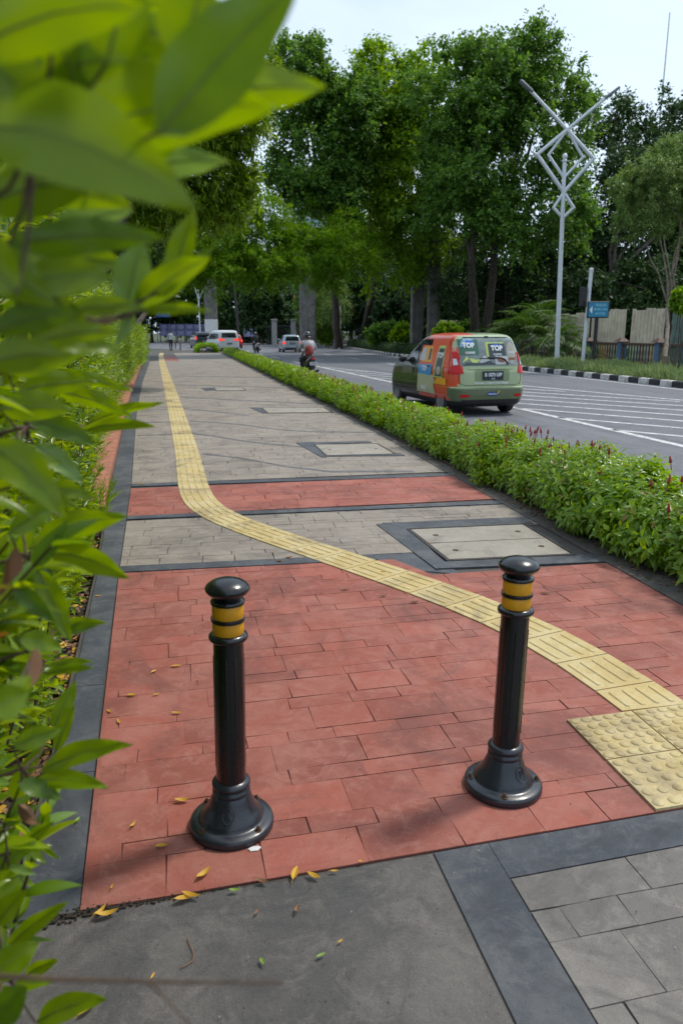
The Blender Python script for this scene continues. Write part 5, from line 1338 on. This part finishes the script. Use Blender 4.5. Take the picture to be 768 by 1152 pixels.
# ---- far background masses: separate trees
for i, (px, py, rx, ry, dist, mm, lab) in enumerate([
  (170,330,36,42,130,'t_dark','far dark tree behind the blue banner'),(215,345,30,34,132,'t_green','far rounded tree behind the upper barrier boards'),
  (268,352,30,36,125,'t_dark','far dark tree above the red car'),(302,345,26,32,108,'t_dark','far dark shrubby tree above the distant scooter'),
  (318,310,40,36,126,'t_dark','far dark tree behind the feathery crown'),(372,320,34,48,96,'t_green','mid distance green tree right of the concrete pillar'),
  (430,325,46,52,88,'t_dark','mid distance dark tree behind the slim dark trunk'),(465,345,40,40,80,'t_dark','mid distance dark tree beside the thick pillar'),
  (505,330,40,44,76,'t_dark','mid distance dark tree above the grey roofed kiosk'),(395,290,34,50,92,'t_green','mid distance tree rising above the utility post'),
  (250,300,40,40,128,'t_dark','far tall dark tree behind the farthest pillar'),(140,300,40,60,120,'t_dark','far dark tree at the extreme left behind the shrubs'),
  (800,270,46,110,60,'t_dark','dark tree at the right edge beyond the small pale trunk'),
  (560,345,44,34,74,'t_dark','dark tree low behind the palms and the wrapped car'),(625,330,44,44,76,'t_dark','dark tree deep behind the street lamp foot'),(690,335,44,44,72,'t_dark','dark tree deep behind the blue direction sign'),(755,335,46,46,70,'t_dark','dark tree deep behind the corrugated fence end'),(60,330,60,60,110,'t_dark','far dark tree hidden behind the blurred leaves')]):
    p = D(px, 374, dist); s = dist/F
    tree(lab, (p.x, p.y, -.1), [B(px,py,rx,ry,dist,1),B(px-rx*.5,py+ry*.35,rx*.6,ry*.5,dist,.5),B(px+rx*.5,py+ry*.3,rx*.6,ry*.5,dist,.5)], .3, LM[mm], 330, 60, 1.2, .6, 40+i, group='trees closing the view', nl=6)
# pale drooping bamboo-like tree right of pillar
p = D(378, 374, 82)
tree('pale drooping willowy tree just right of the concrete pillar', (p.x,p.y,-.1), [B(375,335,16,26,82,1),B(366,350,12,16,82,.5)], .15, LM['t_pale'], 90, 60, .8, .4, 60, lw=.35, droop=1.2, group='trees closing the view', nl=5)
# ---- feathery light tree hanging over the far path
tree('bright feathery layered tree reaching over the far footpath', (-3.6, 40, -.05), [B(200,262,46,36,44,1),B(250,268,40,32,46,1),B(300,272,42,38,47,1.1),B(345,284,40,30,48,.8),B(385,282,36,34,50,.7),B(415,300,22,9,50,.3),B(270,300,50,16,46,.7),B(225,300,34,20,45,.6),B(330,262,30,12,49,.4),B(236,322,16,14,45,.3),B(300,312,24,14,47,.4),B(372,312,22,14,50,.4),B(180,250,30,30,44,.6),B(345,235,22,12,50,.3)],
     .16, LM['t_acacia'], 1250, 90, .7, .22, 21, droop=.6, flat=.5, lw=.5, tops=[D(205,290,44)])
# ---- left side trees, overhanging
tree('leafy dark tree hanging over the left shrubs, its leaves catching light', (-3.9, 19.5, -.05), [B(232,130,50,42,20,1.2),B(268,105,34,34,20,.8),B(275,150,24,20,20,.4),B(205,185,52,44,20,1.2),B(248,205,36,30,20.5,.8),B(215,235,44,24,21,.8),B(170,130,50,60,20,1),B(160,220,50,40,21,.8),B(250,60,50,36,20.5,.7),B(262,235,20,14,20.5,.3)],
     .2, LM['t_side'], 1150, 70, .36, .20, 25, droop=.7, lw=.85, tpl=LEAF3, tops=[D(170,200,20.5)])
tree('dark tree standing deep behind the left shrubs', (-8, 26, -.05), [B(90,150,110,100,28,1.5),B(170,60,70,60,28,1),B(60,260,90,70,28,1),B(150,290,50,40,30,.7),B(20,80,90,90,28,1)], .3, LM['t_dark'], 900, 60, .8, .28, 27, tops=[D(100,240,28)])
# ---- palms
def palm(base, h, nf, fl_, seed, label, lean=(0,0)):
    rs = np.random.RandomState(seed); root = empty('areca_palm', base, 0, label, 'palm', 'clumped palms beside the road')
    st = MB(); rr = random.Random(seed)
    for k in range(4):
        a = rr.uniform(0, 2*PI); st.tube([(.15*math.cos(a),.15*math.sin(a),-.2),(.2*math.cos(a),.2*math.sin(a),h*.5),(lean[0]+.3*math.cos(a),lean[1]+.3*math.sin(a),h*rr.uniform(.75,1))], [.06,.05,.04], 7)
    st.build('trunk', M['barkl'], root, smooth=60)
    pos, ax, hint, sc = [], [], [], []; rc = MB()
    for k in range(nf):
        a = 2*PI*k/nf+rr.uniform(-.3,.3); el = rr.uniform(.35,1.3); L = fl_*rr.uniform(.75,1.15); z0 = h*rr.uniform(.55,1)
        hd = np.array([math.cos(a), math.sin(a), 0]); pts = []
        for i in range(13):
            t = i/12; r_ = L*(math.cos(el)*t+.28*t*t); z = L*(math.sin(el)*t-.75*t*t*(1.25-el*.45)); pts.append(np.array([lean[0]*.8,lean[1]*.8,z0])+hd*r_+np.array([0,0,z]))
        rc.tube([Vector(p) for p in pts], [.022*(1-i/13)+.004 for i in range(13)], 5)
        sidev = np.array([-hd[1], hd[0], 0])
        for i in range(2, 26):
            t = i/25*12; j = min(11, int(t)); p = pts[j]+(pts[j+1]-pts[j])*(t-j); tg = pts[j+1]-pts[j]; tg = tg/np.linalg.norm(tg)
            for s in (-1, 1):
                pos.append(p); ax.append(tg*.55+sidev*s*.8+np.array([0,0,.12])+rs.normal(size=3)*.06); hint.append(np.array([0,0,1])+tg*.1); sc.append(L*.30*math.sin(PI*min(.96, .12+i/27))**.6)
    rc.build('frond_stalk', M['gstem'], root)
    X, Y, Z = frames(np.array(ax), np.array(hint)); s = np.array(sc)
    tv, tf = LEAFN; scatter('frond', tv, tf, np.array(pos), X, Y, Z, np.stack([s*.55, s, s], 1), LM['palm'], root)
for i, (px, x, h, nf, fl_, lab) in enumerate([(598,19.3,1.7,15,2.3,'bushy palm clump directly right of the wrapped car'),(576,19.8,1.5,13,2.2,'bushy palm clump half hidden by the wrapped car'),(622,19.6,1.3,12,1.8,'low palm clump left of the street lamp pole'),
     (606,20.6,2.3,14,2.3,'taller palm clump rising behind the others'),(640,20.4,.9,10,1.7,'small drooping palm right of the street lamp pole')]):
    palm(XAT(px, x, -.05), h*1.1, nf+5, fl_*1.25, 70+i, lab)
# ---- verge planting: blades
def blades(name, region, n, h, seed, m, kind='stuff', wdt=.09):
    rs = np.random.RandomState(seed); x0, x1, y0, y1 = region; x = rs.uniform(x0,x1,n); y = rs.uniform(y0,y1,n)
    ax = rs.normal(size=(n,3))*.45; ax[:,2] = 1; X, Y, Z = frames(ax, rnd_dir(rs, n)); s = h*rs.uniform(.5,1.2,n)*(.8+.3*np.sin(x*2.1)*np.sin(y*1.7))
    tv, tf = LEAFN; o = scatter(name, tv, tf, np.stack([x,y,np.full(n,-.03)],1), X, Y, Z, np.stack([s*wdt/.16, s, s],1), m); return tag(o, kind=kind)
blades('verge_grass', (15.5,18.9,4,44), 36000, .46, 5, LM['grass'], wdt=.11)
blades('verge_undergrowth', (18.9,21.0,14,60), 9000, .35, 6, LM['grass'], wdt=.12)
def clipped(name, label, x0, x1, y0, y1, h, n, ls, m, seed, cat='hedge', group=None, fx=None):
    """low hedge: leaves over a rounded box section with stems inside"""
    rs = np.random.RandomState(seed); root = empty(name, ((x0+x1)/2, (y0+y1)/2, 0), 0, label, cat, group); w_ = (x1-x0)/2
    y = rs.uniform(y0,y1,n); a = rs.uniform(-.15*PI,1.15*PI,n); u = rs.uniform(.72,1.03,n)+.05*np.sin(y*3+a*2)
    x = np.cos(a)*w_*np.abs(np.cos(a))**-.25*u; z = .02+np.maximum(0,np.sin(a))**.6*h*u*(1+.08*np.sin(y*2.3)+.05*np.sin(y*7)); z = np.where(np.sin(a)<0, rs.uniform(.05,.4,n)*h, z)
    nrm_ = np.stack([np.cos(a), np.zeros(n), np.sin(a)+.3],1); ax = unit(nrm_*.7+rs.normal(size=(n,3))*.7); hint = unit(nrm_+rs.normal(size=(n,3))*.4+np.array([0,0,.5]))
    X, Y, Z = frames(ax, hint); s = ls*rs.uniform(.6,1.3,n); P = np.stack([x+(fx(y) if fx is not None else 0), y-(y0+y1)/2, z],1)
    scatter('foliage', *RHOMB, P, X, Y, Z, s, m, root)
    st = MB(); rr = random.Random(seed)
    for i in range(int((y1-y0)*3)):
        yy_ = rr.uniform(y0,y1)-(y0+y1)/2; xx = rr.uniform(-w_*.6,w_*.6); st.tube([(xx,yy_,-.05),(xx+rr.uniform(-.1,.1),yy_+rr.uniform(-.1,.1),h*.8)], [.02,.008], 4)
    st.build('stem', M['bark'], root); return root
clipped('low_hedge', 'long clipped low hedge behind the kerb between the pillars', 16.0, 17.6, 38, 66, .62, 26000, .12, LM['t_dark'], 31, fx=lambda y: np.maximum(0,(y-52))*.05)
clipped('low_hedge', 'clipped dark hedge on the bend of the median near the utility post', 17.2, 19.0, 66.5, 84, .75, 14000, .15, LM['t_dark'], 32, fx=lambda y: np.maximum(0,(y-66))*.05)
for i, (px, dist, rx, ry, py, mm, lab) in enumerate([(366,84,9,10,372,'t_bright','bright green bush beside the white gate pier'),(432,66,16,10,376,'t_green','bushy green shrub left of the thick pillar'),(452,64,10,9,378,'t_bright','light green shrub touching the thick pillar'),
     (503,52,14,9,376,'t_bright','yellow green shrub behind the wrapped car roof'),(524,54,12,8,374,'t_green','green shrub behind the roof of the wrapped car, right of the yellow green one'),(486,60,8,7,377,'t_green','small shrub right of the thick pillar'),(765,28,6,9,337,'t_bright','light green sapling at the right edge before the balustrade')]):
    p = D(px, 374, dist); s = dist/F; root = empty('bush', (p.x,p.y,0), 0, lab, 'bush', 'bushes on the median'); b = [(D(px,py,dist)-Vector((p.x,p.y,0)), (rx*s,rx*s*.8,ry*s), 1)]
    crown('foliage', b, 80, 40, .35*dist/50, .006*dist, LM[mm], root, 90+i); st = MB(); rr = random.Random(i)
    for k in range(5): limb(st, (0,0,-.1), b[0][0]+Vector((rr.uniform(-.5,.5),0,rr.uniform(-.2,.4))), .04, .01, rr)
    st.build('stem', M['bark'], root)
# ================================================================== planted strip between path and road (flowering hedge)
def strip(y0, y1, n, ls, seed, tpl, label, spikes):
    rs = np.random.RandomState(seed); root = empty('flowering_hedge', (3.4,(y0+y1)/2,0), 0, label, 'hedge', 'flowering hedge sections along the road')
    # whorled shoots: each shoot carries leaves round its tip, lower ones hang
    ns = n//9; y = rs.uniform(y0,y1,ns); a = rs.uniform(-.12,1.08,ns)*PI; wd = np.interp(y, [0,5,7,9,60], [.60,.56,.48,.42,.40])
    ph = rs.uniform(0,2*PI,6)
    lump = 1+.10*np.sin(y*3.1+ph[0]+a*1.5)+.07*np.sin(y*7.3+ph[1]+a*3)+.05*np.sin(y*15+a*5+ph[2])
    u = (rs.rand(ns)**.35*.42+.60)*lump
    ca, sa = np.cos(a), np.sin(a); hh = np.interp(y, [0,5,7,9,60], [.54,.51,.45,.39,.36])+.015*np.sin(y*.9)
    cx0 = np.interp(y, [-40,0,4,8,12,60], [3.42,3.40,3.40,3.38,3.42,3.38])
    X0 = cx0+np.sign(ca)*np.abs(ca)**.8*wd*u; Z0 = np.where(sa > 0, np.abs(sa)**.55*hh*u, rs.uniform(.06,.22,ns)); Z0 = np.maximum(Z0, .05+.05*rs.rand(ns))
    Z0 += .05
    tip = np.stack([X0,y,Z0],1); out = unit(np.stack([ca*.9, rs.normal(size=ns)*.25, np.maximum(sa,0)*.9+.35],1))
    k = 9; T = np.repeat(tip,k,0); O = np.repeat(out,k,0); m_ = len(T)
    ang = (np.tile(np.arange(k),ns)*2.4+np.repeat(rs.uniform(0,6,ns),k)); lev = np.tile(np.arange(k),ns)/k
    side = unit(np.cross(O, np.array([.3,.9,.2]))); s2 = np.cross(O, side); rad = side*np.cos(ang)[:,None]+s2*np.sin(ang)[:,None]
    pos = T-O*(lev*ls*1.7)[:,None]+rad*.006
    ax = unit(rad*.85+O*(.75-lev*.7)[:,None]+np.array([0,0,-.25])*(.3+lev)[:,None]+rs.normal(size=(m_,3))*.16)
    hint = unit(O*.9-rad*.15+np.array([0,0,.5])+rs.normal(size=(m_,3))*.18)
    Xf, Yf, Zf = frames(ax, hint); s = ls*(.55+.6*lev)*rs.uniform(.75,1.2,m_)
    org = np.array(root.location)
    scatter('foliage', *tpl, pos-org, Xf, Yf, Zf, np.stack([s*1.0,s,s],1), LM['hedge'], root)
    st = MB(); rr = random.Random(seed); nst = int((y1-y0)*(16 if y0 < 9 else 3))
    for i in range(nst):
        j = rr.randrange(ns); t = Vector(tip[j])-Vector(org); b = Vector((rr.uniform(-.35,.35), t.y+rr.uniform(-.1,.1), 0)); st.tube([b, b.lerp(t,.5)+Vector((0,0,.05)), t-Vector(out[j])*.02], [.007,.005,.003], 5)
    st.build('stem', M['gstem'], root)
    fm = MB()                                              # one spike, shared
    for q in range(7):
        z = .004+q*.0072; r_ = .0105*(1-.09*q); fm.lathe([(r_*.5,z-.004),(r_,z+.002),(r_*.75,z+.0085),(r_*.3,z+.011)], 7, 0, Matrix.Rotation(q*.5, 4, 'Z'))
    fm.tube([(0,0,-.06),(0,0,.01)], .0025, 5)
    proto = None
    for i in range(spikes):
        yy_ = y0+(y1-y0)*rr.random()**(1.5 if y0 < 9 else 1.0); top = rr.random()
        wd_ = float(np.interp(yy_, [0,5,7,9,60], [.60,.56,.48,.42,.40])); t_ = rr.uniform(-.97,.55)
        xx = float(np.interp(yy_, [0,4,8,12,60], [3.42,3.40,3.38,3.42,3.38]))+t_*wd_
        zz = float(np.interp(yy_, [0,5,7,9,60], [.54,.51,.45,.39,.36]))*(1-abs(t_)**2.5)**.275*rr.uniform(.96,1.08)+.075
        if proto is None: proto = fm.build('flower_spike', LM['flower'], root, smooth=60); o = proto
        else: o = proto.copy(); COL.objects.link(o); o.parent = root
        o.location = (xx-org[0], yy_-org[1], zz); sc = rr.uniform(.7,1.2)*(1 if y0 < 9 else 1.2); o.scale = (sc*1.15,sc*1.15,sc*rr.uniform(.65,1.0)); o.rotation_euler = (rr.uniform(-.25,.25), rr.uniform(-.25,.25), 0)
strip(1.6, 5.6, 17000, .10, 101, LEAFW, 'nearest stretch of flowering hedge with large leaves, red flower spikes and a shaded foot', 34)
strip(5.6, 11, 24000, .09, 102, LEAFW3, 'second stretch of flowering hedge, dense with small red spikes, beside the service covers', 60)
strip(11, 22, 34000, .095, 103, RHOMB, 'middle stretch of flowering hedge beside the wrapped car', 70)
strip(22, 59, 46000, .16, 104, RHOMB, 'far stretch of flowering hedge running to the end of the footpath', 40)
p_ = (3.4, 61.5)
clipped('round_bush', 'rounded clipped bush ending the flowering hedge far away', 1.0, 2.7, 60, 66, .60, 7000, .14, LM['t_bright'], 35, cat='bush')
# ================================================================== tall shrubs on the left
def near_shrub(label, y0, y1, nt_, ls, seed, xf, ztop, tpl=LEAF5, per=14, stems=60, mats=('near','neardark','nearpale'), spr=.45, tw=.30, grp='glossy leaved shrubs left of the footpath', zmin=.05):
    rs = np.random.RandomState(seed); ym = (y0+y1)/2; root = empty('shrub', (xf(ym,1)-.4, ym, -.05), 0, label, 'shrub', grp); org = np.array(root.location)
    y = rs.uniform(y0,y1,nt_); z = zmin+(ztop-zmin)*rs.rand(nt_)**.9; dep = rs.rand(nt_)**1.6*spr
    face = np.array([xf(a,b) for a,b in zip(y,z)])+.05*np.sin(y*9+z*5)+.04*np.sin(z*13+y*4)
    tip = np.stack([face-dep, y, z],1)
    d = unit(np.stack([rs.uniform(.1,1.0,nt_), rs.normal(size=nt_)*.5, rs.uniform(.1,1.1,nt_)],1)); L = tw*rs.uniform(.6,1.2,nt_)
    st = MB(); k = per//2; P, A, H, S = [], [], [], []
    for i in range(nt_):
        dv = d[i]; side0 = np.cross(dv, rs.normal(size=3)); side0 /= np.linalg.norm(side0); base = tip[i]-dv*L[i]
        for j in range(k+1):
            t = (j+.5)/(k+.5); p = base+dv*L[i]*t; s0 = side0 if j%2 else np.cross(dv, side0); op = .95-.55*t; ss = ls*(1.05-.45*abs(t-.45))*rs.uniform(.75,1.15)
            for sg in (-1, 1):
                a = s0*sg*op+dv*(.35+.6*t)+np.array([.1,0,-.12])+rs.normal(size=3)*.14
                P.append(p); A.append(a); H.append(dv*.8+np.array([0,0,.5])-s0*sg*.2+rs.normal(size=3)*.2); S.append(ss)
        st.tube([Vector(base-dv*.05-org), Vector(tip[i]-org)], [.0032,.0015], 5)
    P, A, H, S = map(np.array, (P,A,H,S)); X, Y, Z = frames(A, unit(H)); mi = rs.choice(3, len(P), p=[.66,.24,.10])
    scatter('foliage', *tpl, P-org, X, Y, Z, np.stack([S,S,S],1), [LM[q] for q in mats], root, mi, smooth=True)
    st.build('twig', M['twig'], root)
    bs_ = MB(); rr = random.Random(seed)
    for i in range(stems):
        yy_ = rr.uniform(y0,y1); x0 = xf(yy_,.2)-rr.uniform(.12,.5); h_ = rr.uniform(.5,ztop)
        limb(bs_, (x0-org[0],yy_-org[1],-.05), (xf(yy_,h_)-rr.uniform(.03,.3)-org[0], yy_+rr.uniform(-.3,.3)-org[1], h_), .0055, .002, rr, 6, .1, 6)
    bs_.build('stem', M['twig'], root); return root
def xf_near(y, z):
    b = float(np.interp(y, [0,.3,.6,1.0,1.5,2.0,2.8,4,6,8,12,16,24,40], [-.20,-.21,-.22,-.25,-.33,-.43,-.54,-.61,-.76,-.92,-1.13,-1.33,-1.6,-1.9]))
    return b-.10*max(0,.55-z)-.22*max(0,.95-z)*float(np.interp(y,[0,1.9,2.6],[1,1,0]))+(.03*(z-1.2) if z > 1.2 else 0)
near_shrub('nearest glossy leaved shrub leaning into the view, blurred leaves at its top', .28, 1.3, 680, .072, 201, xf_near, 2.3, stems=40, spr=.4)
near_shrub('glossy leaved shrub beside the near corner of the red paving', 1.3, 2.8, 1100, .073, 202, xf_near, 2.4, stems=60, spr=.5)
near_shrub('glossy leaved shrub along the charcoal border, between the near shrub and the terracotta kerb', 2.8, 5.2, 1350, .076, 203, xf_near, 2.3, stems=60, spr=.55)
near_shrub('bushy shrub at the start of the terracotta kerb', 5.2, 9, 900, .10, 204, xf_near, 2.5, LEAF3, 12, 50, spr=.6)
near_shrub('narrow leaved shrub beside the terracotta kerb, farther along', 9, 16, 1200, .14, 205, xf_near, 2.4, LEAFN, 14, 50, spr=.8, tw=.4)
near_shrub('dense shrub bordering the far half of the footpath', 16, 27, 1100, .18, 206, xf_near, 2.2, LEAFN, 12, 30, spr=1.0, tw=.5)
near_shrub('last leafy shrub at the far left end of the footpath', 27, 46, 900, .24, 207, xf_near, 1.9, LEAFN, 10, 20, spr=1.2, tw=.7)
blades('undergrowth', (-1.3,-.75,4.5,8), 2600, .22, 12, LM['hedge'], wdt=.07)
# ---- individual sprays of the nearest shrub that hang into the view
def spray(label, items, stemfrom, seed, extra=None):
    root = empty('leafy_branch', D(stemfrom[0], stemfrom[1], stemfrom[2]), 0, None, None); org = root.location.copy(); rr = random.Random(seed)
    tag(root, label, 'branch', 'sprays of large glossy leaves hanging into view')
    sm_ = MB()
    for (bx, by, tx, ty, w_, d0, d1, mm, curl) in items:
        a = D(bx,by,d0)-org; b = D(tx,ty,d1)-org; ax = b-a; L = ax.length; Yv = ax/L
        view = (Vector((0,0,CAMH))-org-(a+b)/2).normalized(); tilt = rr.uniform(-.35,.35)
        Xv = Yv.cross(view).normalized(); Zv = Xv.cross(Yv); c_, s_ = math.cos(tilt), math.sin(tilt); Xv, Zv = Xv*c_+Zv*s_, Zv*c_-Xv*s_
        if Zv.z < 0: Zv, Xv = -Zv, -Xv
        wd = w_*(d0+d1)/2/F/max(.75,c_); n = 12; mb = MB(); vs = []; fs = []; dn = Vector((0,0,-1))
        for i in range(n+1):
            t = i/n; hw = wd*.5*(math.sin(PI*t**.82)**.8 if 0 < t < 1 else 0)*(1.08-.2*t)
            cpt = a+ax*t+Vector((0,0,1))*curl*L*math.sin(PI*t)
            for q in (-1,-.5,0,.5,1):
                wv = .004*math.sin(t*14+q*3+seed)*abs(q); vs.append(cpt+Xv*hw*q+Zv*(abs(q)**1.4*hw*.28+wv*L*6))
        for i in range(n):
            for q in range(4): k = i*5+q; fs.append((k,k+1,k+6,k+5))
        mb.add(vs, fs); o = mb.build('leaf', LM[mm], root, smooth=80)
        mid = MB(); mid.tube([a+ax*t+Vector((0,0,1))*curl*L*math.sin(PI*t)-Zv*.0004 for t in (0,.25,.5,.75,.95)], [.0011,.0009,.0007,.0005,.0002], 5); mid.build('midrib', M['gstem'], o)
        sm_.tube([Vector((0,0,0)), a*.5+Vector((0,0,-.01)), a], [.0018,.0014,.0010], 6)
    back = Vector((-.35,-.02,-.12)); sm_.tube([back, back*.5+Vector((0,0,.02)), Vector((0,0,0))], [.0035,.0028,.002], 7)
    if extra:
        for e in extra: sm_.tube([D(*q)-org for q in e[0]], e[1], 7)
    sm_.build('twig', M['twig'], root)
    return root
N_, P_, K_ = 'near', 'nearpale', 'neardark'
spray('blurred branch across the top left corner with the broadest overhanging leaves', [
 (78,150,310,120,92,.42,.40,N_,.06),(215,112,368,98,50,.46,.44,N_,.04),(-30,140,222,236,105,.38,.40,N_,.10),(178,150,336,-22,92,.38,.36,K_,.03),(120,70,150,-50,78,.40,.38,N_,.0),
 (-40,60,165,8,72,.37,.36,N_,.08),(10,275,186,268,42,.46,.46,K_,.04),(140,196,258,182,34,.55,.52,P_,.05),(60,40,0,-60,70,.4,.38,K_,0),(200,70,235,-40,70,.42,.4,N_,0),(30,95,170,60,60,.44,.43,K_,.05),
 (40,190,120,110,60,.45,.44,N_,.05),(20,330,-60,240,60,.42,.42,N_,.0),(90,160,200,165,70,.5,.47,K_,.04),(100,130,60,30,70,.45,.42,N_,0),(-20,230,110,205,60,.47,.48,N_,.06),(30,215,150,232,36,.5,.52,N_,.05),(-30,60,60,130,70,.4,.42,N_,.04),(130,40,290,52,50,.48,.47,N_,.05),(100,20,250,0,50,.5,.48,N_,.04),(60,260,150,236,34,.55,.56,P_,.04)], (40,150,.44), 1)
spray('branch tip with upright light leaves pointing up beside the dark tree', [
 (192,322,219,234,30,.60,.60,N_,.02),(142,345,160,270,42,.60,.60,P_,.02),(150,348,238,288,34,.60,.58,N_,.05),(172,342,246,272,14,.62,.62,K_,.02),(160,350,237,349,14,.60,.59,N_,.03),
 (70,352,166,347,22,.56,.58,N_,.06),(150,352,130,390,14,.6,.6,P_,.0),(30,388,136,372,28,.52,.54,N_,.05),(20,320,128,312,44,.50,.54,N_,.06),(-30,290,62,345,56,.47,.5,N_,.08),(60,330,105,390,26,.56,.56,N_,.0),(-10,372,90,352,34,.5,.52,K_,.05),(40,300,120,262,34,.56,.58,N_,.04),(-20,410,80,400,40,.5,.52,N_,.07),(70,290,150,300,24,.6,.62,N_,.04),(10,270,70,300,40,.5,.53,N_,.05),(60,390,140,395,20,.62,.66,N_,.05)], (60,352,.56), 2)
spray('branch with slender leaves crossing the terracotta kerb', [
 (96,478,186,453,13,1.105,1.079,N_,.05),(94,484,176,480,15,1.092,1.079,N_,.06),(20,440,110,430,28,0.910,0.936,N_,.05),(30,470,110,500,26,0.910,0.936,K_,.04),(-20,500,76,585,48,0.650,0.676,N_,.14),(10,420,100,395,34,0.806,0.845,N_,.05),(60,440,150,470,20,1.040,1.066,N_,.06),(40,500,95,545,24,0.910,0.936,P_,.04),(0,460,80,462,36,0.780,0.806,N_,.06),(50,420,150,440,16,1.014,1.040,N_,.04),(0,530,70,520,30,0.845,0.884,N_,.05),(30,545,110,560,22,0.975,1.014,N_,.04)], (30,480,0.910), 3)
spray('branch with the pair of broad leaves reaching over the charcoal border', [
 (34,618,143,581,34,0.891,0.864,N_,.07),(58,622,146,651,32,0.891,0.878,N_,.08),(42,640,80,722,28,0.891,0.905,N_,.02),(10,600,70,565,26,0.837,0.864,N_,.05),(20,560,90,572,24,0.972,0.999,N_,.06),(15,660,60,700,22,0.837,0.864,K_,.02)], (30,625,0.891), 4)
spray('small sprig of pointed leaves in front of the charcoal border', [
 (60,708,121,701,14,.95,.94,N_,.06),(62,714,109,705,12,.95,.94,P_,.03),(55,750,106,745,10,.95,.95,N_,.06),(52,758,106,752,12,.95,.95,N_,.05),(20,720,70,730,24,.8,.85,N_,.05),(10,790,34,760,24,.6,.62,N_,.03),(-10,800,32,778,40,.55,.57,N_,.04)], (40,730,.85), 5)
spray('branch with two long leaves lying over the red paving edge', [
 (45,868,149,838,26,0.960,0.936,N_,.07),(38,878,123,887,22,0.960,0.948,N_,.06),(62,846,84,793,15,0.984,0.984,N_,.02),(60,820,86,765,20,1.020,1.032,N_,.02),(15,840,70,820,24,0.900,0.924,N_,.05),(20,880,70,900,20,0.936,0.960,K_,.05)], (25,865,0.936), 6)
spray('thin sprig of small light leaves low beside the red paving', [
 (32,944,61,925,13,1.05,1.05,N_,.04),(35,946,68,968,8,1.05,1.04,N_,.05),(30,955,52,972,9,1.05,1.05,N_,.04),(-4,980,42,946,17,1.0,1.02,N_,.05),(10,975,40,985,10,1.0,1.0,P_,.04),(5,930,45,905,14,1.0,1.02,K_,.04)], (8,960,1.0), 7)
spray('lowest branch of large leaves in the bottom left corner with a bare twig', [
 (6,1068,77,1015,20,0.989,0.989,N_,.05),(-4,1040,30,1002,26,0.920,0.920,N_,.04),(28,1098,66,1080,16,0.989,0.977,N_,.04),(40,1151,120,1124,28,0.920,0.897,N_,.07),(-10,1100,44,1060,34,0.851,0.874,N_,.05),(-10,1150,30,1110,40,0.805,0.805,K_,.03),(15,1110,60,1105,16,0.920,0.920,N_,.04),(-5,1020,28,985,20,0.977,1.000,N_,.04)], (5,1085,0.920), 8,
 extra=[([(-10,1098,.50),(60,1102,.50),(170,1105,.505),(318,1106,.51)],[.0019,.0017,.0013,.0009]),([(168,1105,.504),(190,1128,.50),(218,1158,.50)],[.0011,.0008,.0006])])
# dry leaves caught in the shrub
for i, (px, py, d0, s, lab) in enumerate([(22,170/2,.44,1.0,'small brown withered bud leaf caught in the topmost branch'),(18,615,.75,1.3,'brown dry leaf hanging among the stems'),(40,728,.8,1.2,'curled pale brown leaf caught in the lower stems'),(20,905,.95,1.0,'dry tan leaf caught low in the shrub')]):
    mb = MB(); n = 6; vs = []; fs = []
    for k in range(n+1):
        t = k/n; hw = .012*s*(math.sin(PI*t)**.7 if 0 < t < 1 else .03); vs += [(-hw*math.cos(t*2),-hw*math.sin(t*2)*.9,-t*.045*s),(0,.003*math.sin(t*6),-t*.045*s),(hw*.8,-hw*math.cos(t*2),-t*.045*s)]
    for k in range(n): a = k*3; fs += [(a,a+1,a+4,a+3),(a+1,a+2,a+5,a+4)]
    mb.add(vs, fs); o = mb.build('withered_leaf', M['fallenb'], smooth=True); o.location = D(px,py,d0); o.rotation_euler = (.4*i,.3,i*1.3); tag(o, lab, 'withered leaf', 'withered leaves caught in the shrubs')

# ---- litter, grit and dry bits that gather on the paving and in the beds
def litter(name, n, region, size, mats, seed, z, dens=None):
    rs = np.random.RandomState(seed); x = rs.uniform(region[0],region[1],n); y = region[2]+(region[3]-region[2])*rs.rand(n)**1.5
    if dens is not None: x, y = dens(rs, x, y)
    ax = rnd_dir(rs, n); ax[:,2] *= .25; X, Y, Z = frames(ax, np.array([0,0,1.0])+rs.normal(size=(n,3))*.25); s = size*rs.uniform(.4,1.4,n)
    o = scatter(name, *RHOMB, np.stack([x,y,np.full(n,z)+rs.rand(n)*.002],1), X, Y, Z, s, mats, None, rs.randint(0,len(mats),n)); return tag(o, kind='stuff')
M['grit'] = mat('pale_grit', (.35,.31,.26), .9, var=.3); M['gritd'] = mat('dark_grit', (.05,.04,.03), .9, var=.3)
litter('paving_grit', 1500, (-.5,2.9,.9,9), .0055, [M['grit'],M['gritd'],M['gritd']], 301, .0095)
litter('leaf_litter', 900, (2.62,2.95,1.8,14), .03, [M['fallenb'],M['gritd'],M['fallenb']], 302, .02, lambda rs,x,y: (np.array([xh(q) for q in y])+.02-np.abs(rs.normal(size=len(y)))*.07+.06, y))
litter('leaf_litter', 1500, (-1,0,1.6,7), .045, [M['fallenb'],M['gritd'],M['fallen']], 303, -.04, lambda rs,x,y: (np.array([xout(q) for q in y])-.02-np.abs(rs.normal(size=len(y)))*.15, y))
